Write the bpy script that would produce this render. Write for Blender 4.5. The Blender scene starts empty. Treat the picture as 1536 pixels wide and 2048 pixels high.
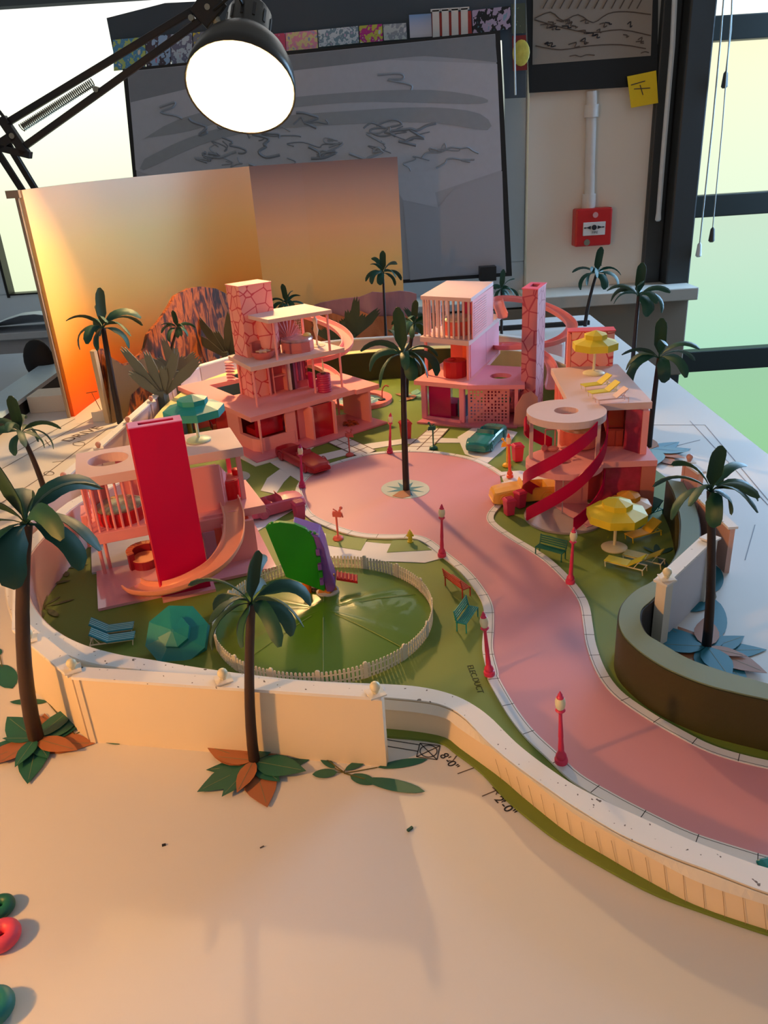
import bpy, bmesh, math, random
from mathutils import Vector, Matrix
from mathutils.geometry import tessellate_polygon
S = 0.01                      # everything below is written in centimetres
C = bpy.context.scene.collection
PI = math.pi
random.seed(7)

# ------------------------------------------------------------------ camera model (used to lay out the table from measured points)
FPX, PITCH, ROLL, CAMH = 1540., math.radians(24.5), math.radians(3.7), 40.
def ray(px, py):
    u = (px-768.)/FPX; v = -(py-1024.)/FPX
    c, s = math.cos(ROLL), math.sin(ROLL)
    a = u*c+v*s; b = -u*s+v*c
    return (a, math.cos(PITCH)+b*math.sin(PITCH), -math.sin(PITCH)+b*math.cos(PITCH))
def G(px, py, z=0.):
    d = ray(px, py); t = (z-CAMH)/d[2]
    return (d[0]*t, d[1]*t)
def W(px, py, y):
    d = ray(px, py); k = y/d[1]
    return (d[0]*k, y, CAMH+d[2]*k)
def VP(px, py, A, B):          # point of the vertical plane through A-B: distance along it and height
    d = ray(px, py); ex, ey = B[0]-A[0], B[1]-A[1]; L = math.hypot(ex, ey); ex /= L; ey /= L
    den = d[0]*ey-d[1]*ex
    k = (A[0]*ey-A[1]*ex)/den
    return ((d[0]*k-A[0])*ex+(d[1]*k-A[1])*ey, CAMH+d[2]*k)

# ------------------------------------------------------------------ materials
def lin(c):
    return tuple((x/12.92 if x <= .04045 else ((x+.055)/1.055)**2.4) for x in c[:3])+(1.,)
MATS = {}
def mat(name, rgb, rough=.55, metal=0., var=.06, scale=60., bump=0., spec=.5, trans=0., emit=None, estr=0., coat=0., alpha=1.):
    if name in MATS: return MATS[name]
    m = bpy.data.materials.new(name); m.use_nodes = True; nt = m.node_tree; b = nt.nodes['Principled BSDF']
    col = lin(rgb)
    b.inputs['Roughness'].default_value = rough; b.inputs['Metallic'].default_value = metal
    b.inputs['Specular IOR Level'].default_value = spec
    b.inputs['Transmission Weight'].default_value = trans; b.inputs['Coat Weight'].default_value = coat
    b.inputs['Alpha'].default_value = alpha
    tc = nt.nodes.new('ShaderNodeTexCoord'); no = nt.nodes.new('ShaderNodeTexNoise')
    no.inputs['Scale'].default_value = scale; no.inputs['Detail'].default_value = 3
    nt.links.new(tc.outputs['Object'], no.inputs['Vector'])
    mx = nt.nodes.new('ShaderNodeMix'); mx.data_type = 'RGBA'
    mx.inputs[6].default_value = tuple(max(0, x*(1-var)) for x in col[:3])+(1,)
    mx.inputs[7].default_value = tuple(min(1, x*(1+var)) for x in col[:3])+(1,)
    nt.links.new(no.outputs['Fac'], mx.inputs[0]); nt.links.new(mx.outputs[2], b.inputs['Base Color'])
    if bump:
        bp = nt.nodes.new('ShaderNodeBump'); bp.inputs['Strength'].default_value = bump; bp.inputs['Distance'].default_value = .001
        nt.links.new(no.outputs['Fac'], bp.inputs['Height']); nt.links.new(bp.outputs['Normal'], b.inputs['Normal'])
    if emit:
        b.inputs['Emission Color'].default_value = lin(emit); b.inputs['Emission Strength'].default_value = estr
    MATS[name] = m; return m
def ramp_mat(name, axis, lo, hi, stops, rough=.8, noise=0., nscale=8., emit=0., spec=.3):
    m = bpy.data.materials.new(name); m.use_nodes = True; nt = m.node_tree; b = nt.nodes['Principled BSDF']
    tc = nt.nodes.new('ShaderNodeTexCoord'); sp = nt.nodes.new('ShaderNodeSeparateXYZ'); nt.links.new(tc.outputs['Object'], sp.inputs[0])
    mr = nt.nodes.new('ShaderNodeMapRange'); mr.inputs['From Min'].default_value = lo*S; mr.inputs['From Max'].default_value = hi*S
    nt.links.new(sp.outputs['XYZ'.index(axis)], mr.inputs['Value'])
    src = mr.outputs[0]
    if noise:
        no = nt.nodes.new('ShaderNodeTexNoise'); no.inputs['Scale'].default_value = nscale; no.inputs['Detail'].default_value = 5
        nt.links.new(tc.outputs['Object'], no.inputs['Vector'])
        a = nt.nodes.new('ShaderNodeMath'); a.operation = 'MULTIPLY_ADD'; a.inputs[1].default_value = noise; 
        s2 = nt.nodes.new('ShaderNodeMath'); s2.operation = 'SUBTRACT'; s2.inputs[1].default_value = noise*.5
        nt.links.new(no.outputs['Fac'], a.inputs[0]); nt.links.new(src, s2.inputs[0]); nt.links.new(s2.outputs[0], a.inputs[2]); src = a.outputs[0]
    cr = nt.nodes.new('ShaderNodeValToRGB'); nt.links.new(src, cr.inputs[0])
    while len(cr.color_ramp.elements) < len(stops): cr.color_ramp.elements.new(.5)
    for e, (p, c) in zip(cr.color_ramp.elements, stops): e.position = p; e.color = lin(c)
    if emit:
        b.inputs['Base Color'].default_value = (.05, .05, .05, 1)
        nt.links.new(cr.outputs[0], b.inputs['Emission Color']); b.inputs['Emission Strength'].default_value = emit
    else: nt.links.new(cr.outputs[0], b.inputs['Base Color'])
    b.inputs['Roughness'].default_value = rough; b.inputs['Specular IOR Level'].default_value = spec
    MATS[name] = m; return m
def stone_mat(name, base, line, scale=45., th=.05, rough=.5):
    m = bpy.data.materials.new(name); m.use_nodes = True; nt = m.node_tree; b = nt.nodes['Principled BSDF']
    tc = nt.nodes.new('ShaderNodeTexCoord'); v = nt.nodes.new('ShaderNodeTexVoronoi'); v.feature = 'DISTANCE_TO_EDGE'
    v.inputs['Scale'].default_value = scale; nt.links.new(tc.outputs['Object'], v.inputs['Vector'])
    v2 = nt.nodes.new('ShaderNodeTexVoronoi'); v2.inputs['Scale'].default_value = scale; nt.links.new(tc.outputs['Object'], v2.inputs['Vector'])
    cr = nt.nodes.new('ShaderNodeValToRGB'); cr.color_ramp.elements[0].position = th*.5; cr.color_ramp.elements[1].position = th
    cr.color_ramp.elements[0].color = lin(line); cr.color_ramp.elements[1].color = (1, 1, 1, 1)
    mx = nt.nodes.new('ShaderNodeMix'); mx.data_type = 'RGBA'
    sp = nt.nodes.new('ShaderNodeSeparateColor'); nt.links.new(v2.outputs['Color'], sp.inputs[0])
    c = lin(base); mx.inputs[6].default_value = c; mx.inputs[7].default_value = (min(1, c[0]*.97), c[1]*.72, c[2]*.75, 1)
    nt.links.new(sp.outputs[0], mx.inputs[0])
    mu = nt.nodes.new('ShaderNodeMix'); mu.data_type = 'RGBA'; mu.inputs[6].default_value = lin(line)
    nt.links.new(cr.outputs[0], mu.inputs[0]); nt.links.new(mx.outputs[2], mu.inputs[7])
    cr.color_ramp.elements[0].color = (0, 0, 0, 1); nt.links.new(v.outputs['Distance'], cr.inputs[0])
    nt.links.new(mu.outputs[2], b.inputs['Base Color']); b.inputs['Roughness'].default_value = rough
    MATS[name] = m; return m

# ------------------------------------------------------------------ mesh builder (centimetres in, metres out)
class MB:
    def __init__(s): s.v = []; s.f = []; s.m = []; s.cur = 0
    def add(s, vs, fs):
        o = len(s.v); s.v += [tuple(v) for v in vs]
        for f in fs: s.f.append(tuple(i+o for i in f)); s.m.append(s.cur)
        return s
    def box(s, x0, x1, y0, y1, z0, z1):
        return s.add([(x0,y0,z0),(x1,y0,z0),(x1,y1,z0),(x0,y1,z0),(x0,y0,z1),(x1,y0,z1),(x1,y1,z1),(x0,y1,z1)],
                     [(0,3,2,1),(4,5,6,7),(0,1,5,4),(1,2,6,5),(2,3,7,6),(3,0,4,7)])
    def obox(s, c, ax, hx, ay, hy, az, hz):   # oriented box: centre, three axes with half sizes
        c = Vector(c); X = Vector(ax).normalized()*hx; Y = Vector(ay).normalized()*hy; Z = Vector(az).normalized()*hz
        vs = [c-X-Y-Z, c+X-Y-Z, c+X+Y-Z, c-X+Y-Z, c-X-Y+Z, c+X-Y+Z, c+X+Y+Z, c-X+Y+Z]
        return s.add(vs, [(0,3,2,1),(4,5,6,7),(0,1,5,4),(1,2,6,5),(2,3,7,6),(3,0,4,7)])
    def bar(s, p, q, w, h, up=(0,0,1)):       # rectangular bar between two points
        p, q = Vector(p), Vector(q); d = q-p; L = d.length
        if L < 1e-6: return s
        d /= L; u = Vector(up)
        if abs(d.dot(u)) > .98: u = Vector((0,1,0))
        sd = d.cross(u).normalized(); up2 = sd.cross(d)
        return s.obox((p+q)/2, d, L/2, sd, w/2, up2, h/2)
    def tube(s, pts, r, n=8, caps=True):
        pts = [Vector(p) for p in pts]; rs = r if isinstance(r, (list, tuple)) else [r]*len(pts)
        vs = []; fs = []; pu = None
        for i, p in enumerate(pts):
            a = pts[max(0, i-1)]; b = pts[min(len(pts)-1, i+1)]; d = (b-a).normalized()
            if pu is None:
                pu = Vector((0,0,1)) if abs(d.z) < .95 else Vector((1,0,0))
            sd = d.cross(pu).normalized(); up = sd.cross(d).normalized(); pu = up
            for k in range(n):
                t = 2*PI*k/n; vs.append(p+sd*math.cos(t)*rs[i]+up*math.sin(t)*rs[i])
        for i in range(len(pts)-1):
            for k in range(n): fs.append((i*n+k, i*n+(k+1)%n, (i+1)*n+(k+1)%n, (i+1)*n+k))
        if caps: fs.append(tuple(range(n-1, -1, -1))); fs.append(tuple((len(pts)-1)*n+k for k in range(n)))
        return s.add(vs, fs)
    def lathe(s, prof, n=20, c=(0,0,0), a0=0.):        # prof: (r, z)
        vs = []; fs = []
        for r, z in prof:
            for k in range(n):
                t = a0+2*PI*k/n; vs.append((c[0]+r*math.cos(t), c[1]+r*math.sin(t), c[2]+z))
        for i in range(len(prof)-1):
            for k in range(n): fs.append((i*n+k, i*n+(k+1)%n, (i+1)*n+(k+1)%n, (i+1)*n+k))
        fs.append(tuple(range(n-1, -1, -1))); fs.append(tuple((len(prof)-1)*n+k for k in range(n)))
        return s.add(vs, fs)
    def torus(s, R, r, n=32, m=14, sq=1.):
        vs = [((R+r*math.cos(2*PI*j/m))*math.cos(2*PI*i/n), (R+r*math.cos(2*PI*j/m))*math.sin(2*PI*i/n), r*sq*math.sin(2*PI*j/m)) for i in range(n) for j in range(m)]
        return s.add(vs, [(i*m+j, ((i+1)%n)*m+j, ((i+1)%n)*m+(j+1)%m, i*m+(j+1)%m) for i in range(n) for j in range(m)])
    def ball(s, c, r, n=12, m=8, sc=(1,1,1)):
        vs = [(c[0], c[1], c[2]-r*sc[2])]; fs = []
        for i in range(1, m):
            t = -PI/2+PI*i/m
            for k in range(n):
                a = 2*PI*k/n; vs.append((c[0]+r*sc[0]*math.cos(t)*math.cos(a), c[1]+r*sc[1]*math.cos(t)*math.sin(a), c[2]+r*sc[2]*math.sin(t)))
        vs.append((c[0], c[1], c[2]+r*sc[2])); L = len(vs)-1
        for k in range(n): fs.append((0, 1+(k+1)%n, 1+k)); fs.append((L, L-n+k, L-n+(k+1)%n))
        for i in range(m-2):
            for k in range(n): a = 1+i*n; fs.append((a+k, a+(k+1)%n, a+n+(k+1)%n, a+n+k))
        return s.add(vs, fs)
    def slab(s, outer, z0, z1, holes=()):      # flat board of any outline, with holes
        loops = [outer]+list(holes)
        def area(l): return sum(l[i][0]*l[(i+1)%len(l)][1]-l[(i+1)%len(l)][0]*l[i][1] for i in range(len(l)))/2
        loops = [(l if area(l) > 0 else l[::-1]) if i == 0 else (l[::-1] if area(l) > 0 else l) for i, l in enumerate(loops)]
        flat = [p for l in loops for p in l]
        tris = tessellate_polygon([[Vector((p[0], p[1], 0)) for p in l] for l in loops])
        N = len(flat); vs = [(p[0], p[1], z0) for p in flat]+[(p[0], p[1], z1) for p in flat]; fs = []
        for t in tris:
            a, b, c = t
            ar = (flat[b][0]-flat[a][0])*(flat[c][1]-flat[a][1])-(flat[c][0]-flat[a][0])*(flat[b][1]-flat[a][1])
            if abs(ar) < 1e-9: continue
            if ar < 0: a, b, c = c, b, a
            fs.append((c, b, a)); fs.append((a+N, b+N, c+N))
        o = 0
        for l in loops:
            n = len(l)
            for i in range(n): fs.append((o+i, o+(i+1)%n, o+(i+1)%n+N, o+i+N))
            o += n
        return s.add(vs, fs)
    def vslab(s, outline, A, B, th):           # upright board: outline in (distance, height) along A->B
        ex, ey = B[0]-A[0], B[1]-A[1]; L = math.hypot(ex, ey); ex /= L; ey /= L; nx, ny = -ey, ex
        t = MB().slab(outline, 0, th)
        return s.add([(A[0]+ex*v[0]+nx*v[2], A[1]+ey*v[0]+ny*v[2], v[1]) for v in t.v], t.f)
    def loft(s, secs, caps=True):              # list of equal-length point rings
        n = len(secs[0]); vs = [p for q in secs for p in q]; fs = []
        for i in range(len(secs)-1):
            for k in range(n): fs.append((i*n+k, i*n+(k+1)%n, (i+1)*n+(k+1)%n, (i+1)*n+k))
        if caps: fs.append(tuple(range(n-1, -1, -1))); fs.append(tuple((len(secs)-1)*n+k for k in range(n)))
        return s.add(vs, fs)
    def sheet(s, grid, th=0.):                 # grid[i][j] of points, optional thickness along -z
        n, m = len(grid), len(grid[0]); vs = [tuple(p) for r in grid for p in r]; fs = []
        for i in range(n-1):
            for j in range(m-1): a = i*m+j; fs.append((a, a+1, a+m+1, a+m))
        if th:
            N = len(vs)
            # offset along local normals
            nor = []
            for i in range(n):
                for j in range(m):
                    a = Vector(grid[min(n-1, i+1)][j])-Vector(grid[max(0, i-1)][j]); b = Vector(grid[i][min(m-1, j+1)])-Vector(grid[i][max(0, j-1)])
                    q = b.cross(a); nor.append(q.normalized() if q.length > 1e-9 else Vector((0,0,1)))
            low = [tuple(Vector(v)+nn*th) for v, nn in zip(vs, nor)]
            f2 = [tuple(i+N for i in reversed(f)) for f in fs]; rim = []
            b = [(i, j) for j, i in [(0, i) for i in range(n)]]
            edge = [i*m for i in range(n)]+[(n-1)*m+j for j in range(1, m)]+[i*m+m-1 for i in range(n-2, -1, -1)]+[j for j in range(m-2, 0, -1)]
            for k in range(len(edge)): p, q = edge[k], edge[(k+1)%len(edge)]; rim.append((p, q, q+N, p+N))
            return s.add(vs+low, fs+f2+rim)
        return s.add(vs, fs)
    def xf(s, M):
        s.v = [tuple(M @ Vector(v)) for v in s.v]; return s
    def sep(s, o): s.add(o.v, o.f); return s
    def build(s, name, mats, parent=None, smooth=False, bevel=0., loc=None, rot=None):
        me = bpy.data.meshes.new(name); me.from_pydata([(x*S, y*S, z*S) for x, y, z in s.v], [], s.f)
        if not isinstance(mats, (list, tuple)): mats = [mats]
        for m in mats: me.materials.append(m)
        for p, i in zip(me.polygons, s.m): p.material_index = min(i, len(mats)-1)
        bm = bmesh.new(); bm.from_mesh(me); bmesh.ops.recalc_face_normals(bm, faces=bm.faces); bm.to_mesh(me); bm.free()
        if smooth:
            for p in me.polygons: p.use_smooth = True
            try: me.set_sharp_from_angle(angle=math.radians(40 if smooth is True else smooth))
            except Exception: pass
        o = bpy.data.objects.new(name, me); C.objects.link(o)
        if parent: o.parent = parent
        if loc: o.location = tuple(c*S for c in loc)
        if rot: o.rotation_euler = rot
        if bevel:
            b = o.modifiers.new('bevel', 'BEVEL'); b.width = bevel*S; b.segments = 2; b.limit_method = 'ANGLE'
        return o
def tag(o, label=None, cat=None, group=None, kind=None):
    if label: o['label'] = label
    if cat: o['category'] = cat
    if group: o['group'] = group
    if kind: o['kind'] = kind
    return o
def thing(name, label, cat, loc=(0,0,0), rz=0., group=None):
    o = bpy.data.objects.new(name, None); C.objects.link(o); o.empty_display_size = .01
    o.location = (loc[0]*S, loc[1]*S, loc[2]*S); o.rotation_euler = (0, 0, rz)
    return tag(o, label, cat, group)
def kids(o): return [x for x in C.objects if x.parent == o]
def copy_tree(o, parent=None, ch=None):
    c = o.copy(); C.objects.link(c)
    if parent: c.parent = parent
    for k in kids(o): copy_tree(k, c)
    return c
def place(o, loc, rz=0., label=None, group=None, sc=None):
    o.location = (loc[0]*S, loc[1]*S, loc[2]*S); o.rotation_euler = (0, 0, rz)
    if label: o['label'] = label
    if group: o['group'] = group
    if sc: o.scale = (sc, sc, sc)
    return o
def struct(o): o['kind'] = 'structure'; return o
def circ(cx, cy, r, n=32, a0=0., a1=2*PI):
    full = abs(a1-a0-2*PI) < 1e-6
    return [(cx+r*math.cos(a0+(a1-a0)*i/(n if full else n-1)), cy+r*math.sin(a0+(a1-a0)*i/(n if full else n-1))) for i in range(n)]
def smooth_line(p, k=4):
    out = []
    for i in range(len(p)-1):
        a = p[max(0, i-1)]; b = p[i]; c = p[i+1]; d = p[min(len(p)-1, i+2)]
        for j in range(k):
            t = j/k; out.append(tuple(.5*((2*b[q])+(-a[q]+c[q])*t+(2*a[q]-5*b[q]+4*c[q]-d[q])*t*t+(-a[q]+3*b[q]-3*c[q]+d[q])*t**3) for q in range(len(b))))
    out.append(tuple(p[-1])); return out
def resample(p, n):
    L = [0]
    for i in range(1, len(p)): L.append(L[-1]+math.dist(p[i], p[i-1]))
    out = []
    for k in range(n):
        t = L[-1]*k/(n-1); i = 1
        while i < len(p)-1 and L[i] < t: i += 1
        f = (t-L[i-1])/max(1e-9, L[i]-L[i-1]); out.append(tuple(p[i-1][q]+(p[i][q]-p[i-1][q])*f for q in range(len(p[0]))))
    return out
def PG(pts, z=0., k=4, sm=True):
    l = [G(x, y, z) for x, y in pts]
    return smooth_line(l, k) if sm else l
def text_obj(name, body, size, loc, rz, m, label, cat, parent=None, tilt=0.):
    cu = bpy.data.curves.new(name, 'FONT'); cu.body = body; cu.size = size*S; cu.extrude = .0001; cu.align_x = 'CENTER'; cu.align_y = 'CENTER'
    tmp = bpy.data.objects.new('tmp', cu); C.objects.link(tmp)
    dg = bpy.context.evaluated_depsgraph_get(); me = bpy.data.meshes.new_from_object(tmp.evaluated_get(dg))
    C.objects.unlink(tmp); bpy.data.objects.remove(tmp)
    o = bpy.data.objects.new(name, me); C.objects.link(o); me.materials.clear(); me.materials.append(m)
    o.location = tuple(c*S for c in loc); o.rotation_euler = (tilt, 0, rz)
    if parent: o.parent = parent
    if label: tag(o, label, cat)
    return o

# ------------------------------------------------------------------ palette
PAPER = mat('white_paper', (.86, .84, .82), .6, var=.02, scale=12)
CARD = mat('white_card', (.88, .85, .80), .65, var=.02, scale=20)
def speckled(name, base, dark, sc=150., th=.70):
    m = bpy.data.materials.new(name); m.use_nodes = True; nt = m.node_tree; b = nt.nodes['Principled BSDF']
    tc = nt.nodes.new('ShaderNodeTexCoord'); no = nt.nodes.new('ShaderNodeTexNoise'); no.inputs['Scale'].default_value = sc; no.inputs['Detail'].default_value = 1
    nt.links.new(tc.outputs['Object'], no.inputs['Vector']); cr = nt.nodes.new('ShaderNodeValToRGB'); nt.links.new(no.outputs[0], cr.inputs[0])
    cr.color_ramp.elements[0].position = th; cr.color_ramp.elements[0].color = lin(base); cr.color_ramp.elements[1].position = th+.03; cr.color_ramp.elements[1].color = lin(dark)
    nt.links.new(cr.outputs[0], b.inputs['Base Color']); b.inputs['Roughness'].default_value = .7; MATS[name] = m; return m
CARDTOP = speckled('chipped_card_top', (.90, .89, .88), (.40, .36, .34), 260., .715)
LAWN = mat('lawn_card', (.42, .50, .18), .6, var=.07, scale=16)
LAWN2 = mat('lawn_patch_card', (.44, .54, .27), .6, var=.07, scale=16)
ROAD = mat('pink_road', (.81, .56, .61), .5, var=.04, scale=10)
CURB = mat('curb_paper', (.88, .87, .88), .6, var=.02)
INK = mat('ink', (.12, .11, .13), .7)
PENCIL = mat('pencil', (.36, .30, .26), .8)
OLIVE = mat('olive_card', (.20, .19, .06), .6, var=.05, scale=12)
OLIVETOP = mat('grey_green_card', (.44, .50, .42), .7, var=.04, scale=12)
WALLPINK = mat('blush_wall', (.85, .72, .70), .65, var=.03, scale=12)
PINK = mat('pink_board', (.94, .61, .62), .55, var=.03, scale=20)
PINK2 = mat('cool_pink_board', (.93, .56, .64), .5, var=.03, scale=20)
PALEP = mat('pale_pink_board', (.87, .74, .73), .6, var=.04, scale=25)
GLOSSP = mat('glossy_pink', (.88, .62, .66), .16, var=.03, coat=.5)
MAG = mat('crimson_acrylic', (.73, .0, .26), .42, var=.03, spec=.2)
MAGTOP = mat('magenta_edge', (.88, .42, .66), .3)
REDP = mat('red_plastic', (.80, .08, .12), .4)
CORAL = mat('coral_plastic', (.86, .38, .33), .45)
CAND = mat('candy_pink_plastic', (.85, .20, .36), .4)
TEAL = mat('teal_plastic', (.05, .52, .50), .45)
TEALB = mat('teal_blue', (.05, .50, .56), .5)
YEL = mat('yellow_plastic', (.88, .78, .16), .5)
YELO = mat('amber_plastic', (.93, .70, .16), .45)
CREAM = mat('cream_plastic', (.90, .86, .72), .4)
FROND = mat('palm_frond', (.04, .27, .21), .55, var=.25, scale=18)
FRONDD = mat('palm_frond_dull', (.09, .24, .16), .6, var=.2, scale=18)  # duller green for some of the fronds
TRUNKD = mat('palm_trunk_dark', (.12, .07, .07), .5, var=.2, scale=40)
TRUNK = mat('palm_trunk', (.17, .085, .06), .5, var=.2, scale=40)
BUSH = mat('bush_card', (.36, .41, .39), .7, var=.12, scale=14)
RUST = mat('rust_leaf_print', (.64, .40, .26), .6, var=.12, scale=30)
LEAFG = mat('green_leaf_print', (.12, .36, .30), .5, var=.2, scale=24)
LEAFB = mat('blue_leaf_print', (.10, .44, .52), .6, var=.2, scale=24)
BLACK = mat('black_metal', (.07, .06, .06), .45)
DARKF = mat('dark_frame', (.20, .21, .21), .5, var=.04)
STEEL = mat('steel', (.6, .58, .52), .3, metal=1.)
WALLB = mat('beige_wall_paint', (.92, .88, .82), .8, var=.02, scale=4)
WHITEF = mat('white_window_frame', (.82, .86, .9), .5, var=.02)
GREY = mat('grey_board', (.66, .67, .71), .6, var=.03, scale=6)
DGREY = mat('dark_drape', (.30, .33, .36), .9, var=.1, scale=5)
GLASSP = mat('pink_glass', (.85, .06, .20), .12, trans=.35, var=.05)
GLASSC = mat('clear_acrylic', (.9, .85, .88), .08, trans=.8, var=.0)
QUILT = mat('silver_quilt', (.75, .82, .70), .25, metal=.6, var=.6, scale=120, bump=.8)
STONE = stone_mat('pink_stone', (.93, .66, .64), (.80, .24, .30), 50., .05)
STONE2 = stone_mat('rose_stone', (.84, .52, .56), (.70, .24, .34), 48., .055)
# ================================================================== ROOM
WY = 245.
FLOORM = mat('floor_vinyl', (.34, .33, .30), .5, var=.08, scale=3)
struct(MB().box(-230, 330, -160, 262, -76, -75).build('floor', FLOORM))
# back wall pieces around the two windows
wb = MB(); wb.box(-230, -118, WY, WY+14, -75, 200); wb.box(48.5, 90, WY, WY+14, -75, 200); wb.box(-118, 48.5, WY, WY+14, -75, -2)
wb.box(-118, 48.5, WY, WY+14, 128, 200); wb.box(218, 330, WY, WY+14, -75, 200)
struct(wb.build('wall_back', WALLB))
struct(MB().box(-244, -230, -160, 259, -75, 200).build('wall_left', WALLB))
# window 1 (left, behind the drawing board)
PANE1 = ramp_mat('pane_left_glow', 'Z', 8, 125, [(0, (.82, .86, .72)), (.22, (.86, .89, .76)), (.45, (.94, .96, .88)), (.7, (1, 1, .98)), (1, (1, 1, 1))], .25, emit=.95)
w1 = thing('window_1', None, None, (0, WY+6, 0)); del w1
w1 = bpy.data.objects.new('window_1', None); C.objects.link(w1); w1.location = (0, (WY+6)*S, 0); struct(w1)
f = MB(); f.box(-118, -112.5, -2.2, 4, 9, 120); f.box(42, 48.5, -2.2, 4, 9, 120); f.box(-118, 48.5, -2, 4, -2, 9); f.box(-118, 48.5, -2, 4, 120, 128); f.box(-26, -20, -2.2, 4, 9, 120)
f.build('window_frame', WHITEF, w1, bevel=.4)
g = MB(); g.box(-112.6, -111.8, -2.4, 2, 8, 122); g.box(-26.6, -25.8, -2.4, 2, 8, 122); g.box(-112, -26, -2.4, 2, 8.6, 9.1); g.build('gasket', BLACK, w1)
MB().box(-112, -26, 2, 2.6, 9, 121).build('pane', PANE1, w1); MB().box(-20, 42, 2, 2.6, 9, 121).build('pane', PANE1, w1)
struct(MB().box(-118, 48, WY-12, WY+4.5, -2.2, 0).build('trim_1', mat('sill_white', (.80, .82, .84), .5), bevel=.3))
struct(MB().box(46, 96, WY-16, WY+.5, -2.6, 1.0).build('trim_2', mat('sill_beige', (.78, .76, .72), .6), bevel=.3))
BOXM = mat('radiator_case_paint', (.58, .53, .47), .7, var=.03, scale=4)
struct(MB().box(-9, 95, WY-12, WY-.2, -26, -2.7).build('trim_3', BOXM, bevel=.4))
struct(MB().box(-120, -10, WY-10, WY-.2, -13.5, -2.3).build('trim_4', mat('white_trunking', (.72, .72, .74), .6), bevel=.4))
struct(MB().box(-125, -12, WY-4, WY-.2, -60, -13.8).build('trim_5', mat('dark_under_sill', (.24, .20, .17), .8)))
# dark posts and big glazed screen on the right
p = MB(); p.box(89.4, 96.5, WY-7, WY+10, -75, 200); p.box(83.8, 89.3, WY-2, WY+4, -75, 200)
struct(p.build('trim_6', DARKF, bevel=.5))
w2 = bpy.data.objects.new('window_2', None); C.objects.link(w2); w2.location = (0, (WY+2)*S, 0); struct(w2)
f = MB()
zb = [(-75, -66.5), (-28.5, -21.8), (18.8, 25), (64.5, 70.5), (116, 122), (194, 200)]
for a, b in zb: f.box(96.5, 218, -3, 4, a, b)
f.box(96.4, 98.6, -3.3, 4.2, -75, 200); f.box(214, 218.1, -3.3, 4.2, -75, 200); f.box(156, 161, -3.3, 4.2, -75, 200)
f.build('window_frame', mat('green_black_frame', (.13, .16, .15), .5), w2, bevel=.3)
PA = [ramp_mat('pane_low', 'Z', -66, -28, [(0, (.62, .86, .62)), (1, (.66, .86, .70))], .3, emit=.62),
      ramp_mat('pane_mid', 'Z', -22, 19, [(0, (.68, .88, .76)), (1, (.80, .90, .80))], .3, emit=.72),
      ramp_mat('pane_high', 'Z', 25, 65, [(0, (.86, .92, .80)), (1, (.93, .93, .78))], .3, emit=.82),
      ramp_mat('pane_top', 'Z', 70, 116, [(0, (.96, .96, .88)), (1, (1, 1, .96))], .3, emit=1.1)]
for i, (a, b) in enumerate([(-66.5, -28.5), (-21.8, 18.8), (25, 64.5), (70.5, 116), (122, 194)]):
    for x0, x1 in ((98.6, 156), (161, 214)): MB().box(x0, x1, 1, 1.6, a, b).build('pane', PA[min(i, 3)], w2)
# blind cords hanging in front of the glass
def strand(name, pts, r, m, label, cat, extra=None):
    t = thing(name, label, cat, pts[0])
    o = pts[0]; MB().tube([(p[0]-o[0], p[1]-o[1], p[2]-o[2]) for p in pts], r, 6).build('cord', m, t)
    if extra:
        e = pts[-1]; MB().lathe([(.15, 2.2), (.6, 1.6), (.9, -1.6), (.5, -2)], 10, (e[0]-o[0], e[1]-o[1], e[2]-o[2])).build('weight', extra, t, smooth=True)
    return t
CORD = mat('white_cord', (.82, .84, .84), .5)
strand('blind_cord', [W(1352, -60, 240), W(1345, 90, 240), W(1327, 300, 240), W(1317, 428, 240)], .7, CORD, 'thick white blind cord hanging down the dark window post', 'blind cord', CORD)
strand('blind_cord', [W(1452, -60, 238), W(1440, 90, 238), W(1425, 250, 238), W(1398, 500, 238)], .22, mat('thin_cord', (.62, .66, .64), .5), 'long thin blind cord hanging lowest in front of the right window', 'blind cord', CORD)
strand('blind_cord', [W(1466, -60, 237), W(1462, 60, 237), W(1450, 160, 237)], .2, MATS['thin_cord'], 'short thin blind cord with a dark weight in the upper right window pane', 'blind cord', DARKF)
strand('blind_cord', [W(1462, 30, 236), W(1445, 250, 236), W(1424, 470, 236)], .16, MATS['thin_cord'], 'thin cord with a small grey weight beside the longest cord', 'blind cord', DARKF)
strand('blind_cord', [W(1030, -20, 234), W(1029, 90, 234), W(1031, 190, 234)], .25, CORD, 'white cord hanging over the photo strip right of the grey drawing board', 'blind cord')
# roller blind and dark drape over the left window
MB().tube([(-120, WY-6, 84.6), (-40, WY-6, 84.6)], 3.2, 12).build('roller_blind', DGREY); tag(bpy.data.objects['roller_blind'], 'rolled dark grey blind across the top of the left window', 'blind')
q = [W(213, 36, 238), W(330, 6, 238), W(1052, -30, 238), W(1052, 195, 238), W(1010, 197, 238), W(1004, 80, 238), W(760, 92, 238), W(232, 132, 238)]
dr = MB().slab([(a[0], a[2]) for a in q], 0, .6); dr.v = [(v[0], 238+v[2], v[1]) for v in dr.v]
tag(dr.build('display_banner', DGREY), 'dark grey fabric banner pinned behind the top of the drawing board', 'banner')
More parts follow.
